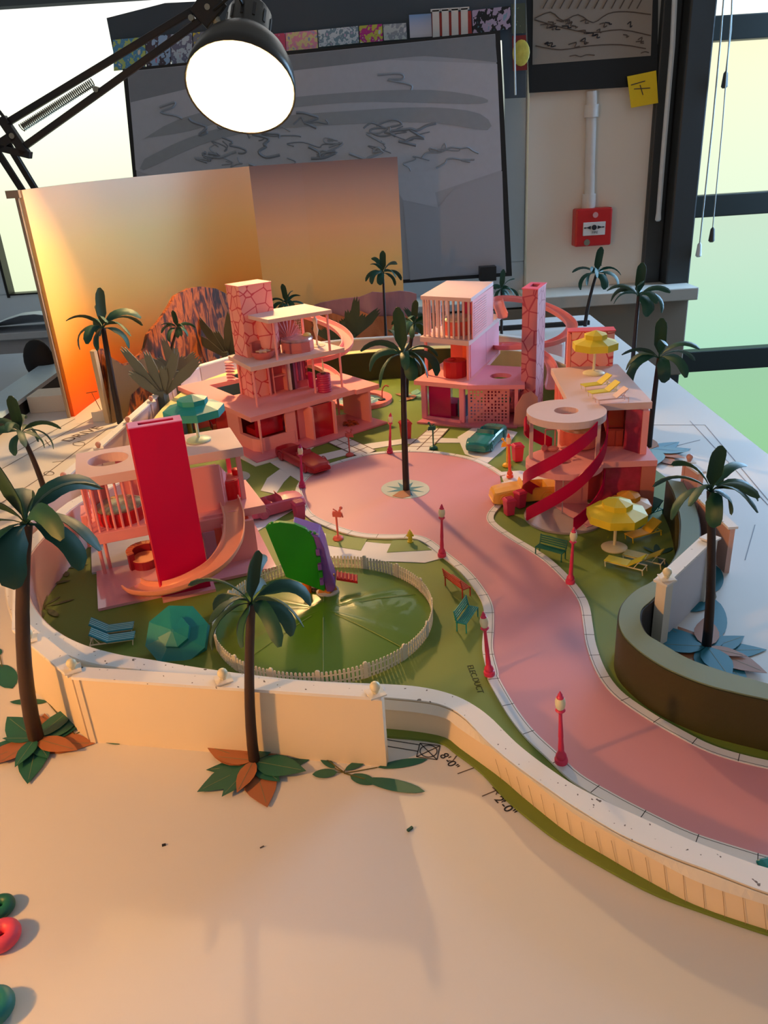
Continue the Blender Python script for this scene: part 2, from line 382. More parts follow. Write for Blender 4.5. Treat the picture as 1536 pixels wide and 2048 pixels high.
# photo prints pinned in a row on the banner (generic pictures)
def flatq(px, Y, th=.15, name='photo_print', m=None, label='', cat='photo', group=None):
    w = [W(x, y, Y) for x, y in px]; c = (sum(a[0] for a in w)/len(w), Y, sum(a[2] for a in w)/len(w))
    b = MB().slab([(a[0]-c[0], a[2]-c[2]) for a in w], 0, th); b.v = [(v[0], -v[2], v[1]) for v in b.v]
    return tag(b.build(name, m, loc=c), label, cat, group)
def blotch(name, cols, scale, th=()):
    m = bpy.data.materials.new(name); m.use_nodes = True; nt = m.node_tree; b = nt.nodes['Principled BSDF']
    tc = nt.nodes.new('ShaderNodeTexCoord'); no = nt.nodes.new('ShaderNodeTexNoise'); no.inputs['Scale'].default_value = scale; no.inputs['Detail'].default_value = 3
    nt.links.new(tc.outputs['Object'], no.inputs['Vector']); cr = nt.nodes.new('ShaderNodeValToRGB'); cr.color_ramp.interpolation = 'CONSTANT'
    while len(cr.color_ramp.elements) < len(cols): cr.color_ramp.elements.new(.5)
    for i, c in enumerate(cols): cr.color_ramp.elements[i].position = 0 if i == 0 else .36+.28*(i-1)/max(1, len(cols)-2); cr.color_ramp.elements[i].color = lin(c)
    nt.links.new(no.outputs[0], cr.inputs[0]); nt.links.new(cr.outputs[0], b.inputs['Base Color']); b.inputs['Roughness'].default_value = .4; MATS[name] = m; return m
def P_(x0, x1, y0l, y0r, h, m, lab, Y=236.6):
    return flatq([(x0, y0l), (x1, y0r), (x1+2, y0r+h), (x0+2, y0l+h)], Y, .15, 'photo_print', m, lab, 'photo', None)
P_(226, 290, 80, 74, 62, blotch('print_a', [(.55, .72, .80), (.75, .82, .45), (.35, .6, .75), (.9, .88, .8)], 60), 'blue and yellow-green photo print, leftmost in the row on the banner')
P_(291, 340, 74, 69, 62, blotch('print_b', [(.70, .78, .88), (.3, .25, .3), (.62, .74, .88), (.85, .4, .5)], 40), 'pale blue photo print with dark twigs, left of the lamp arm crossing')
P_(341, 384, 69, 66, 60, blotch('print_c', [(.66, .72, .80), (.45, .45, .55), (.75, .8, .85), (.6, .5, .6)], 50), 'grey-blue photo print showing dark stems near the lamp arm')
P_(386, 450, 66, 58, 54, blotch('print_d', [(.72, .74, .80), (.9, .8, .2), (.5, .5, .55), (.85, .75, .6)], 55), 'pale photo print with yellow spot just left of the lamp shade')
P_(548, 570, 68, 66, 34, blotch('print_e', [(.72, .75, .83), (.85, .3, .45), (.6, .68, .8)], 90), 'small photo print touching the right side of the lamp shade')
P_(571, 634, 66, 60, 36, blotch('print_f', [(.72, .68, .80), (.95, .6, .7), (.93, .85, .6), (.66, .66, .78)], 80), 'photo print with pink and blonde shapes right of the lamp shade')
P_(636, 716, 60, 52, 34, blotch('print_g', [(.62, .64, .72), (.85, .87, .9), (.5, .6, .66), (.78, .7, .8)], 90), 'grey and white model photo print in the middle of the row')
P_(718, 764, 52, 48, 34, blotch('print_h', [(.83, .82, .85), (.75, .15, .55), (.8, .78, .3), (.85, .83, .9)], 70), 'white photo print with a magenta block in the middle of the row')
P_(766, 812, 49, 46, 32, blotch('print_i', [(.70, .78, .72), (.78, .80, .80), (.6, .62, .66), (.85, .84, .86)], 60), 'pale green-grey photo print left of the sky blue print')
P_(818, 862, 30, 27, 46, ramp_mat('print_j', 'Z', -3.6, 3.6, [(0, (.75, .70, .74)), (.25, (.86, .84, .88)), (1, (.40, .62, .86))], .4), 'sky blue photo print beside the red columns print')
ph = P_(863, 942, 27, 22, 46, mat('print_red', (.62, .16, .12), .4, var=.3, scale=70), 'red photo print with four white columns')
for k in range(4):
    x = W(872+k*19, 46, 236)[0]-ph.location.x/S
    b = MB().box(x-.9, x+.9, -.5, -.16, -3.2, 3.2); b.box(x-1.3, x+1.3, -.5, -.16, 2.9, 3.5); b.build('printed_column', PAPER, ph)
P_(944, 1020, 21, 12, 46, blotch('print_k', [(.30, .45, .50), (.06, .06, .08), (.70, .62, .72), (.5, .62, .7)], 45), 'dark teal photo print with a black shape near the banner corner')
P_(1022, 1050, 8, 6, 60, blotch('print_l', [(.45, .50, .35), (.30, .32, .25), (.62, .65, .5)], 60), 'olive green photo print at the right edge of the banner')
ph = P_(1024, 1052, 72, 70, 70, mat('print_redframe', (.50, .10, .08), .5), 'red framed photo print with a yellow oval at the banner corner')
o = MB().ball((0, 0, 0), 3.1, 14, 8, (.75, .12, 1)); o.v = [(v[0]+.4, v[1]-.25, v[2]) for v in o.v]; o.build('printed_oval', mat('print_oval', (.80, .74, .30), .5, var=.3, scale=90), ph)
# big grey drawing board leaning against the window
BY = 232.
corn = [W(245, 138, BY), W(1000, 61, BY), W(1024, 552, BY), W(290, 600, BY)]
bt = thing('drawing_board', 'large grey board with a faint landscape drawing, leaning behind the backdrop', 'drawing board', (0, BY, 0))
cx_ = sum(a[0] for a in corn)/4; cz_ = sum(a[2] for a in corn)/4
b = MB().slab([(a[0], a[2]) for a in corn], 0, 1.5); b.v = [(v[0], v[2], v[1]) for v in b.v]; b.build('frame', BLACK, bt)
inn = [(W(x, y, BY)) for x, y in ((255, 143), (990, 68), (1012, 545), (296, 594))]
b = MB().slab([(a[0], a[2]) for a in inn], 0, .3); b.v = [(v[0], -v[2], v[1]) for v in b.v]; b.build('panel', GREY, bt)
L1 = mat('drawing_light', (.72, .73, .77), .7); L2 = mat('drawing_mid', (.60, .62, .65), .7); L3 = mat('drawing_dark', (.53, .55, .58), .8)
def draw(pts, m, lvl, name='drawn_shape', sm=3, par=bt, Y=BY):
    w = [W(x, y, Y) for x, y in pts]; l = [(a[0], a[2]) for a in w]
    if sm: l = smooth_line(l+[l[0]], sm)[:-1]
    b = MB().slab(l, .3+lvl*.05, .34+lvl*.05); b.v = [(v[0], -v[2], v[1]) for v in b.v]; return b.build(name, m, par)
draw([(256, 144), (989, 69), (994, 125), (930, 118), (850, 112), (832, 113), (780, 118), (700, 128), (580, 142), (400, 172), (262, 205)], L3, 0, 'drawn_sky', 0)
draw([(262, 205), (400, 172), (600, 140), (780, 120), (994, 128), (1003, 340), (900, 375), (870, 385), (876, 415), (806, 400), (760, 330), (300, 350), (272, 340)], L1, 0, 'drawn_valley', 0)
draw([(285, 280), (360, 238), (500, 205), (700, 185), (860, 180), (965, 195), (962, 208), (850, 206), (700, 205), (520, 225), (380, 262), (300, 275)], L2, 1, 'drawn_ridge')
draw([(290, 318), (380, 275), (520, 238), (700, 222), (860, 215), (960, 228), (975, 260), (860, 245), (700, 248), (520, 262), (400, 290), (288, 340)], L2, 2, 'drawn_band')
random.seed(5)
for k in range(46):
    x = 400+random.random()*500; y = 245+random.random()*110
    if y > 330 and x < 700: x += 180
    pts = [(x, y)]
    for j in range(6): pts.append((pts[-1][0]+random.uniform(-28, 34), pts[-1][1]+random.uniform(-12, 12)))
    w = [W(a, c, BY) for a, c in smooth_line(pts, 4)]
    MB().tube([(a[0], -.40, a[2]) for a in w], (.16, .26, .38)[k % 3] if len(pts) == 7 else .3, 4).build('drawn_squiggle', L2 if k % 2 else L3, bt)
for pts in ([(320, 215), (350, 205), (345, 215), (322, 225), (352, 232), (365, 238)], [(755, 150), (800, 148), (805, 158), (775, 160), (820, 170), (822, 180)]):
    w = [W(a, c, BY) for a, c in smooth_line(pts, 4)]
    MB().tube([(a[0], -.40, a[2]) for a in w], .3, 4).build('drawn_squiggle', L2, bt)
draw([(806, 402), (876, 415), (905, 380), (1004, 342), (1010, 540), (820, 560)], GREY, 1, 'drawn_margin', 0)
tag(MB().box(W(958, 535, 229)[0], W(990, 535, 229)[0], -2.5, 1, W(970, 560, 229)[2], W(970, 532, 229)[2]).build('bulldog_clip', BLACK, loc=(0, 229, 0)), 'black clip at the bottom right corner of the grey drawing board', 'clip')
# black poster with a pencil landscape
PY = 243.5
q = [W(1050, -60, PY), W(1316, -60, PY), W(1313, 171, PY), W(1058, 186, PY)]
po = thing('poster', 'black mounted poster with a pencil landscape sketch above the fire alarm', 'poster', (0, PY, 0))
b = MB().slab([(a[0], a[2]) for a in q], 0, .5); b.v = [(v[0], -v[2], v[1]) for v in b.v]; b.build('mount', mat('black_card', (.05, .05, .05), .6), po)
q = [W(1066, -60, PY), W(1306, -60, PY), W(1300, 112, PY), W(1064, 130, PY)]
b = MB().slab([(a[0], a[2]) for a in q], .5, .6); b.v = [(v[0], -v[2], v[1]) for v in b.v]; b.build('sketch_paper', mat('sketch_paper', (.58, .53, .48), .7, var=.08, scale=8), po)
def scrib(pts, par, Y, m, r=.12, sm=3, dy=-.7):
    w = [W(a, c, Y) for a, c in (smooth_line(pts, sm) if sm else pts)]
    MB().tube([(a[0], dy, a[2]) for a in w], r, 4).build('pencil_line', m, par)
scrib([(1068, 38), (1100, 25), (1125, 42), (1155, 30), (1185, 46), (1215, 28), (1250, 24), (1300, 30)], po, PY, PENCIL)
scrib([(1068, 40), (1120, 55), (1180, 66), (1240, 60), (1300, 72)], po, PY, PENCIL)
scrib([(1070, 92), (1120, 100), (1180, 92), (1240, 90), (1290, 98)], po, PY, PENCIL)
random.seed(11)
for k in range(26):
    x = 1080+random.random()*200; y = 40+random.random()*50; s_ = random.uniform(5, 16)
    scrib([(x, y), (x+s_, y-random.uniform(-3, 6)), (x+s_*.8, y+random.uniform(2, 7)), (x+s_*1.4, y+3)], po, PY, INK if k % 3 == 0 else PENCIL, .13)
for k in range(12):
    x = 1085+k*17; scrib([(x, 18), (x+26, -30)], po, PY, PENCIL, .14, 0)
scrib([(1138, 113), (1150, 111), (1160, 114), (1172, 110), (1188, 111)], po, PY, PENCIL, .1)
scrib([(1280, 107), (1288, 104), (1296, 106)], po, PY, PENCIL, .1)
n = flatq([(1254, 153), (1312, 141), (1316, 206), (1262, 216)], 242.2, .15, 'sticky_note', mat('yellow_note', (.95, .80, .05), .6, var=.03), 'yellow sticky note on the lower right corner of the black poster', 'sticky note')
for k, (a, c) in enumerate((((1262, 170), (1290, 162)), ((1268, 178), (1300, 176)), ((1280, 170), (1286, 190)))):
    w = [W(x, y, 242.0) for x, y in (a, c)]; nl = n.location/S
    MB().tube([(p[0]-nl.x, -.25, p[2]-nl.z) for p in w], .12, 4).build('pencil_line', PENCIL, n)
# white conduit and the red call point
t = thing('cable_conduit', 'white plastic conduit running down the wall to the red alarm box', 'conduit', W(1184, 180, WY-1.5))
o = t.location/S; a = W(1186, 175, WY-1.5); z1 = W(1178, 418, WY-1.5)
MB().tube([(0, 0, -.3), (z1[0]-o.x, 0, z1[2]-o.z)], 1.45, 14).build('pipe', mat('white_pvc', (.86, .83, .80), .4), t, smooth=True)
for yy, h in ((222, 1.6), (405, 2.4)):
    w = W(1184-(yy-180)*.03, yy, WY-1.5); MB().lathe([(1.5, -h), (2.0, -h), (2.0, h), (1.5, h)], 14, (w[0]-o.x, 0, w[2]-o.z)).build('coupling', MATS['white_pvc'], t, smooth=True)
a, b_ = W(1145, 417, WY), W(1213, 487, WY)
t = thing('fire_alarm_call_point', 'red square fire alarm call point on the beige wall', 'fire alarm', ((a[0]+b_[0])/2, WY, (a[2]+b_[2])/2))
hw = (b_[0]-a[0])/2; hh = (a[2]-b_[2])/2
RED = mat('alarm_red', (.78, .08, .08), .35)
MB().box(-hw, hw, -4.5, 0, -hh, hh).build('housing', RED, t, bevel=.5)
MB().box(-hw*.6, hw*.62, -4.9, -4.5, -hh*.42, hh*.28).build('label_plate', PAPER, t, bevel=.1)
k_ = MB(); k_.lathe([(.75, -.1), (.75, .1)], 12); k_.v = [(v[0], v[2]-5.0, v[1]) for v in k_.v]
k_.add([(-2.4, -5.0, .0), (-1.0, -5.0, .5), (-1.0, -5.0, -.5)], [(0, 1, 2)]); k_.add([(2.4, -5.0, .0), (1.0, -5.0, .5), (1.0, -5.0, -.5)], [(0, 1, 2)])
k_.box(-3.0, -2.3, -5.02, -4.9, -.15, .15); k_.box(2.3, 3.0, -5.02, -4.9, -.15, .15); k_.build('arrow_symbol', INK, t)
text_obj('alarm_text', 'FIRE', 1.0, (.3, -5.0, -1.4), 0, INK, None, None, t, PI/2)
k_ = MB().lathe([(.9, -.1), (.9, .3)], 14); k_.v = [(v[0]-hw*.35, -4.5-v[2], v[1]-hh*.78) for v in k_.v]; k_.build('test_key_slot', STEEL, t)
k_ = MB().lathe([(.8, -.1), (.8, .3)], 14); k_.v = [(v[0]+hw*.05, -4.5-v[2], v[1]+hh*.65) for v in k_.v]; k_.build('indicator', mat('alarm_led', (.85, .6, .6), .3), t)
# draped paper on the sill, left
pts = []
for i in range(13):
    row = []
    for j in range(7):
        x = -128+i*4.2; y = WY-13+j*2.2; row.append((x, y, .1+5.5*math.exp(-((x+100)/14)**2)*(.5+.5*math.sin(j*.5+1))))
    pts.append(row)
tag(MB().sheet(pts, .12).build('loose_paper', mat('blue_white_paper', (.80, .86, .92), .6), smooth=True), 'buckled white sheet of paper lying on the left window sill', 'paper')

# ================================================================== TABLE
TB = [(-72, 18), (53, 18), (53.5, 100), (57.3, 204), (20, 204), (-72, 204)]
t = thing('model_table', 'large table covered in white paper that carries the whole miniature town', 'table')
MB().slab(TB, -3, 0).build('tabletop', PAPER, t)
MB().slab([(-71, 19), (52, 19), (56, 203), (-71, 203)], -5, -3).build('underboard', BLACK, t)
for x, y in ((-66, 24), (47, 24), (50, 196), (-66, 196)): MB().box(x-2.5, x+2.5, y-2.5, y+2.5, -75, -5).build('leg', DARKF, t)
# seam strip that shows black between the boards at the far side
a, b_ = G(985, 660), G(1130, 652)
tag(MB().bar((a[0]-12, a[1]-1, .5), (b_[0]+6, b_[1], .5), 1.2, 1.0).build('edging_strip', BLACK), 'black strip lying between the white boards behind the far houses', 'strip')
# second table on the left, under the board
tag(MB().box(-150, -72.4, 60, 205, -4.5, -.6).build('side_table', mat('blue_grey_laminate', (.62, .67, .74), .5, var=.06, scale=5)), 'blue-grey side table pushed against the left of the model table', 'table')
a, b_ = G(20, 865), G(140, 745)
t = thing('window_bar', 'long black and pale blue metal bar lying on the side table', 'bar', (a[0], a[1], 0)); d_ = (b_[0]-a[0], b_[1]-a[1])
MB().bar((-4, -9, 1.0), (d_[0]-1, d_[1]+10, 1.0), 6, 3.2).build('black_body', BLACK, t); MB().bar((-4, -9, 3.0), (d_[0]-1, d_[1]+10, 3.0), 6.6, .8).build('pale_cap', mat('pale_blue_metal', (.72, .84, .92), .35), t)
w = G(127, 820); tag(MB().box(-4, 4, -3, 3, 0, 3.2).build('white_block', CARD, loc=(w[0]-2, w[1]+2, 0), bevel=.1), 'small white card block behind the left end of the backdrop', 'block')
w = G(115, 770); b = MB().ball((0, 0, 0), 3.4, 16, 10, (1, .5, 1.4)); tag(b.build('black_bag', mat('black_cloth', (.05, .05, .06), .7), loc=(-74, 171, 4.2), smooth=True), 'round black bag standing behind the left edge of the backdrop', 'bag')

# ================================================================== GROUND LAYERS of the model
ring_outer_base = [(769,1462),(830,1468),(890,1480),(921,1503),(1000,1559),(1049,1601),(1136,1671),(1216,1720),(1300,1769),(1394,1818),(1536,1866),(1640,1895)]
lawn_px_near = [(769,1476),(874,1487),(913,1511),(964,1550),(1011,1601),(1070,1651),(1132,1695),(1289,1783),(1405,1828),(1536,1873),(1640,1900)]
ln = PG(lawn_px_near)
left = [(-4, 45.0), (-12, 47.4), (-20, 49.6), (-26.5, 53), (-31, 57.5), (-34, 63), (-36, 70), (-36, 78), (-35, 90), (-35, 115), (-35, 128), (-31, 140), (-24, 148.5), (-12, 153.5), (0, 155.5), (12, 155), (24, 152), (32, 145), (36, 136), (36.5, 120), (36, 100)]
right_px = [(1390, 1000), (1395, 1080), (1352, 1150), (1295, 1215), (1285, 1258), (1310, 1300), (1377, 1345), (1446, 1372), (1560, 1410)]
rr = PG(right_px)
lawn = [p for p in ln[::-1]]+left+rr
lawn_o = MB().slab(lawn, .02, .22).build('lawn', LAWN); tag(lawn_o, 'green card lawn under the pink toy houses, cut in a flowing outline', 'lawn')
circ_px = [(608,998),(604,985),(612,967),(630,951),(655,939),(682,930),(714,921),(747,914),(794,910),(841,909),(887,914),(934,923),(969,937),(1000,957)]
right_road = [(1003,970),(1000,1000),(991,1013),(974,1035),(979,1054),(1016,1082),(1079,1122),(1126,1166),(1157,1210),(1166,1257),(1172,1297),(1191,1350),(1223,1395),(1279,1437),(1349,1479),(1419,1514),(1506,1540),(1600,1558),(1680,1570)]
left_road = [(608,998),(625,1032),(669,1055),(721,1071),(773,1075),(825,1075),(860,1085),(897,1113),(938,1147),(969,1185),(986,1219),(988,1260),(986,1304),(997,1351),(1000,1367),(1035,1427),(1070,1472),(1115,1514),(1160,1556),(1223,1594),(1297,1633),(1384,1674),(1488,1708),(1536,1722),(1640,1748)]
cl, rl, ll = PG(circ_px), PG(right_road), PG(left_road)
road = cl+rl[1:]+ll[::-1][:-1]
o = MB().slab(road, .3, .36).build('pink_road', ROAD); tag(o, 'winding pink driveway that widens into a round turning circle', 'road')
def offset(line, d):
    out = []
    for i, p in enumerate(line):
        a = line[max(0, i-1)]; b = line[min(len(line)-1, i+1)]; dx, dy = b[0]-a[0], b[1]-a[1]; L = math.hypot(dx, dy) or 1
        out.append((p[0]-dy/L*d, p[1]+dx/L*d))
    return out
def ribbon(line, d0, d1, z0, z1):
    return MB().slab(offset(line, d0)+offset(line, d1)[::-1], z0, z1)
def kerb(line, side, label, w=.85, gap=3.0):
    t = thing('kerb', label, 'kerb'); ribbon(line, 0, side*w, .24, .42).build('kerb_strip', CURB, t)
    ribbon(line, side*.13, side*.17, .42, .426).build('ink_line', INK, t)
    L = resample(line, max(3, int(sum(math.dist(line[i], line[i+1]) for i in range(len(line)-1))/gap)))
    of = offset(L, side*w)
    for p, q in list(zip(L, of))[1:-1]: MB().bar((p[0], p[1], .424), (q[0], q[1], .424), .05, .01).build('joint_line', INK, t)
    return t
kerb(cl, 1, 'pale kerb around the far rim of the pink turning circle')
kerb(ll, -1, 'pale kerb along the left side of the pink driveway', .95, 3.2)
kerb(rl, 1, 'pale kerb along the right side of the pink driveway')
# pavements and patches (each a flat card)
def card(name, px, m, z, label, cat, sm=False, k=3, th=.06):
    o = MB().slab(PG(px, 0, k, sm), z-th, z).build(name, m); return tag(o, label, cat)
card('pavement', [(560,1085),(600,1050),(640,1068),(700,1085),(770,1092),(830,1092),(865,1100),(888,1120),(850,1130),(800,1128),(730,1126),(660,1120),(615,1105),(575,1098)], CURB, .30, 'white paved strip between the fenced pond and the turning circle', 'pavement')
card('grass_patch', [(652,1072),(735,1083),(722,1106),(654,1095)], LAWN2, .34, 'green patch in the white pavement under the coral mailbox', 'grass patch')
card('grass_patch', [(786,1085),(836,1086),(864,1105),(774,1110)], LAWN2, .34, 'green patch in the white pavement around the yellow hydrant', 'grass patch')
card('pavement', [(522,985),(535,960),(560,942),(584,952),(568,968),(552,992)], CURB, .30, 'white curved path beside the pink car by the slide house', 'pavement')
card('driveway', [(540,928),(560,915),(645,960),(612,975)], CURB, .31, 'white parking strip under the crimson car', 'driveway')
card('driveway', [(470,1050),(585,985),(610,992),(606,1012),(500,1076)], CURB, .31, 'white parking strip under the pink car', 'driveway')
card('pavement', [(630,915),(690,901),(740,890),(800,882),(870,879),(925,881),(940,889),(870,889),(800,892),(745,901),(700,912),(648,925)], CURB, .30, 'long white arc path in front of the two far houses', 'pavement')
t = thing('garden_path', 'white paved path with dark joints leading to the shell bed house', 'path')
def pathq(t, q, n, z=.35):
    g = [G(*p) for p in q]; MB().slab(g, z-.07, z).build('paving', CURB, t)
    lp = lambda a, b, f: (a[0]+(b[0]-a[0])*f, a[1]+(b[1]-a[1])*f)
    for i in range(n+1):
        a = lp(g[0], g[3], i/n); b = lp(g[1], g[2], i/n); MB().bar((a[0], a[1], z+.01), (b[0], b[1], z+.01), .12, .02).build('joint_line', mat('brown_joint', (.45, .34, .32), .7), t)
    for f in (0, .5, 1):
        a = lp(g[0], g[1], f); b = lp(g[3], g[2], f); MB().bar((a[0], a[1], z+.01), (b[0], b[1], z+.01), .16, .02).build('joint_line', MATS['brown_joint'], t)
pathq(t, [(657,889),(691,877),(752,905),(720,919)], 4)
t = thing('garden_path', 'white stepped path leading to the house with the baluster bedroom', 'path')
pathq(t, [(858,861),(898,861),(858,905),(808,905)], 6)
card('driveway', [(915,878),(960,850),(1035,868),(1010,900),(975,930),(930,912)], CURB, .31, 'white parking strip under the teal car', 'driveway')
card('pavement', [(1000,948),(1040,945),(1110,960),(1100,990),(1010,975)], CURB, .30, 'white strip by the yellow car and the spiral staircase house', 'pavement')
card('roundabout_disc', [(811+48.5*math.cos(a), 983.5+19*math.sin(a)) for a in [2*PI*i/28 for i in range(28)]], mat('print_disc', (.72, .76, .72), .6, var=.25, scale=30), .40, 'round disc of printed leaves at the foot of the middle palm', 'leaf disc')
card('leaf_print', [(811+40*math.cos(a)*(1 if i%2 else .35), 984+15*math.sin(a)*(1 if i%2 else .35)) for i, a in enumerate([2*PI*i/16 for i in range(16)])], LEAFB, .42, 'star of blue-green printed leaves on the middle palm disc', 'leaf print')
card('leaf_print', [(785,998),(800,988),(820,985),(822,998),(805,1002)], RUST, .44, 'small rust printed leaf on the middle palm disc', 'leaf print')

# ================================================================== GARDEN WALLS
def wallrun(name, outer_b, outer_t, inner_t, hs, mo, mt, label, mi=None, closed=False):
    """outer_b/outer_t/inner_t: matched world points; hs: height for each"""
    t = thing(name, label, 'garden wall'); n = len(outer_b)
    f = MB(); f.sheet([[(outer_b[i][0], outer_b[i][1], .0), (outer_t[i][0], outer_t[i][1], hs[i]-.12)] for i in range(n)], .12); f.build('outer_face', mo, t, smooth=True)
    g = MB(); g.sheet([[(inner_t[i][0], inner_t[i][1], .0), (inner_t[i][0], inner_t[i][1], hs[i]-.12)] for i in range(n)], -.12); g.build('inner_face', mi or mo, t, smooth=True)
    c = MB()
    for i in range(n-1):
        a, b, c2, d = outer_t[i], outer_t[i+1], inner_t[i+1], inner_t[i]; z, z2 = hs[i], hs[i+1]
        c.add([(a[0],a[1],z-.12),(b[0],b[1],z2-.12),(c2[0],c2[1],z2-.12),(d[0],d[1],z-.12),(a[0],a[1],z),(b[0],b[1],z2),(c2[0],c2[1],z2),(d[0],d[1],z)],
              [(0,3,2,1),(4,5,6,7),(0,1,5,4),(2,3,7,6)])
    c.build('coping', mt, t); return t
N = 60
ob = resample(PG(ring_outer_base), N)
otp = resample(PG([(769,1394),(851,1402),(894,1413),(929,1435),(976,1484),(1031,1530),(1097,1577),(1148,1612),(1240,1667),(1335,1709),(1419,1740),(1536,1785),(1640,1812)], 2.9), N)
itp = resample(PG([(769,1368),(843,1374),(913,1392),(972,1427),(1031,1484),(1089,1530),(1154,1573),(1223,1608),(1300,1643),(1384,1681),(1506,1727),(1536,1736),(1640,1765)], 2.9), N)
PLANK = mat('plank_card', (.90, .82, .70), .6, var=.02, scale=20)
t = wallrun('garden_wall', ob, otp, itp, [2.9]*N, PLANK, CARDTOP, 'low curved white wall with plank lines along the front right of the lawn', PLANK)
for k in range(20, 58, 2):
    a, b = ob[k], otp[k]
    MB().bar((a[0]-.02, a[1]-.13, .05), (b[0]-.02, b[1]-.13, 2.1), .02, .02).build('plank_joint', mat('plank_line', (.62, .50, .36), .8), t)  # thin brown lines between the planks
f = MB().sheet([[(ob[i][0], ob[i][1]-.14, 2.2), (otp[i][0], otp[i][1]-.2, 2.82)] for i in range(N)], .06); f.build('cap_band', CARD, t)
# left end of the ring, behind the straight front panels, and up the left side
oL = [G(769,1394,2.9), G(600,1385,3.4), G(430,1364,4.2), G(300,1342,5.0), G(195,1328,5.5), G(137,1310,5.7), G(78,1283,5.8), G(39,1248,5.8), G(16,1207,5.8), G(12,1158,5.8), G(27,1105,5.8), G(81,1055,5.8), G(135,1005,5.8), (-33.5, 92), (-34.5, 110), (-34.4, 124), (-31.6, 136), (-24, 146), (-12, 151.6), (0, 153.8), (12, 153.4), (22, 150.5)]
hL = [2.9, 3.4, 4.2, 5.0, 5.5, 5.7]+[5.8]*6+[5.8]*10
iL = [G(769,1368,2.9), G(600,1360,3.4), G(430,1340,4.2), G(300,1319,5.0), G(234,1310,5.4), G(166,1289,5.7), G(117,1265,5.8), G(82,1235,5.8), G(58,1195,5.8), G(54,1150,5.8), G(60,1108,5.8), G(108,1053,5.8), G(157,1007,5.8), (-31.5, 92), (-32.3, 110), (-32.4, 123), (-30, 134), (-23, 143.6), (-12, 149.2), (0, 151.4), (12, 151.0), (21, 148.5)]
m3 = smooth_line([(a[0], a[1], h) for a, h in zip(oL, hL)], 4); m4 = smooth_line([(a[0], a[1], h) for a, h in zip(iL, hL)], 4)
cut = int(len(m3)*.62)
wallrun('garden_wall', m3[:cut], m3[:cut], m4[:cut], [p[2] for p in m3[:cut]], CARD, CARDTOP, 'curved wall with chipped white top sweeping round the left of the slide house', WALLPINK)
wallrun('garden_wall', m3[cut-1:], m3[cut-1:], m4[cut-1:], [p[2] for p in m3[cut-1:]], CARD, mat('yellowish_card_top', (.88, .82, .55), .6), 'dark green curved wall with cream top behind the far houses', OLIVE)
# right far part
oR = smooth_line([(22, 150.5), (29, 146.5), (33.5, 140), (36, 130), (36.8, 120), (36.6, 108)], 4); iR = smooth_line([(21, 148.5), (27.6, 145), (31.6, 138.8), (34, 129.5), (34.8, 120), (34.6, 108)], 4)
wallrun('garden_wall', oR, oR, iR, [5.6]*len(oR), WALLPINK, CARD, 'cream curved wall behind the house with the yellow roof parasol', mat('cream_wall', (.82, .76, .62), .6))
# S shaped olive wall on the right
st = [(1334.6,958.6),(1348,985),(1358,1020),(1362,1045),(1361,1071),(1358,1097),(1342,1127),(1310,1159),(1273,1180),(1247,1206),(1238,1233),(1241,1257),(1256,1280),(1291,1310),(1342,1340),(1412,1368),(1481,1386),(1536,1398),(1640,1422)]
so = [(1366,964),(1377,985),(1390,1010),(1398,1045),(1398,1076),(1380,1104),(1360,1128),(1335,1165),(1305,1198),(1285,1216),(1280,1233),(1283,1250),(1294,1268),(1319,1284),(1377,1317),(1446,1342),(1500,1357),(1536,1367),(1640,1392)]
hs = 4.6; A_ = resample(PG(st, hs), 80); B_ = resample(PG(so, hs), 80)
# match along the curve by index of the control polygon
A_ = smooth_line([G(x, y, hs) for x, y in st], 5); B_ = smooth_line([G(x, y, hs) for x, y in so], 5)
wallrun('garden_wall', B_, B_, A_, [hs]*len(A_), mat('shade_dark_card', (.22, .21, .22), .7), OLIVETOP, 'tall S-shaped dark olive wall with grey-green top at the right of the driveway', OLIVE)  # outer face coloured dark to stand for deep shadow inside the bend
# straight outer panels with ball finials
def panel(A, B, h, th, m, label, mt=None, skirt=True):
    t = thing('boundary_panel', label, 'wall panel', (A[0], A[1], 0), math.atan2(B[1]-A[1], B[0]-A[0])); L = math.dist(A, B)
    MB().box(0, L, 0, th, 0, h-.25).build('board', m, t); MB().box(-.05, L+.05, -.25, th+.25, h-.25, h).build('coping', mt or CARDTOP, t)
    MB().box(0, .45, -.12, 0, 0, h-.3).build('corner_batten', m, t)
    return t
def finial(p, h, label, m=CREAM, rz=0.):
    t = thing('ball_finial', label, 'ball finial', (p[0], p[1], h), rz, 'ball finials on the garden wall')
    MB().obox((0, 0, .12), (1, 0, 0), .6, (0, 1, 0), .6, (0, 0, 1), .05).build('base_plate', CARD, t)
    MB().lathe([(.2, .18), (.25, .3), (.3, .4)], 10).build('neck', m, t); MB().ball((0, 0, .66), .38, 14, 10).build('ball', m, t, smooth=True)
    return t
FL0, FL1, FL2 = (-24.0, 48.0), (-1.0, 43.2), (-31.3, 55.2)
panel(FL0, FL1, 6.4, .8, mat('front_card', (.90, .83, .72), .6, var=.015, scale=10), 'long straight white wall panel at the front of the lawn')
panel(FL2, (-24.3, 48.2), 6.4, .8, MATS['front_card'], 'shorter angled white wall panel left of the long front one')
panel((-39.6, 76), FL2, 6.4, .8, MATS['front_card'], 'white wall panel running back from the left front corner')
panel((-39.6, 89.5), (-39.6, 76.2), 6.4, .7, WALLPINK, 'blush wall panel beside the slide house, seen from inside')
seg = [(-39.6, 90), (-38.6, 101), (-37.8, 112), (-37, 123), (-36.4, 135), (-33.4, 146.5), (-27, 154), (-16, 159.5), (-4.5, 162), (12, 161.5), (25, 157.4), (36, 146)]
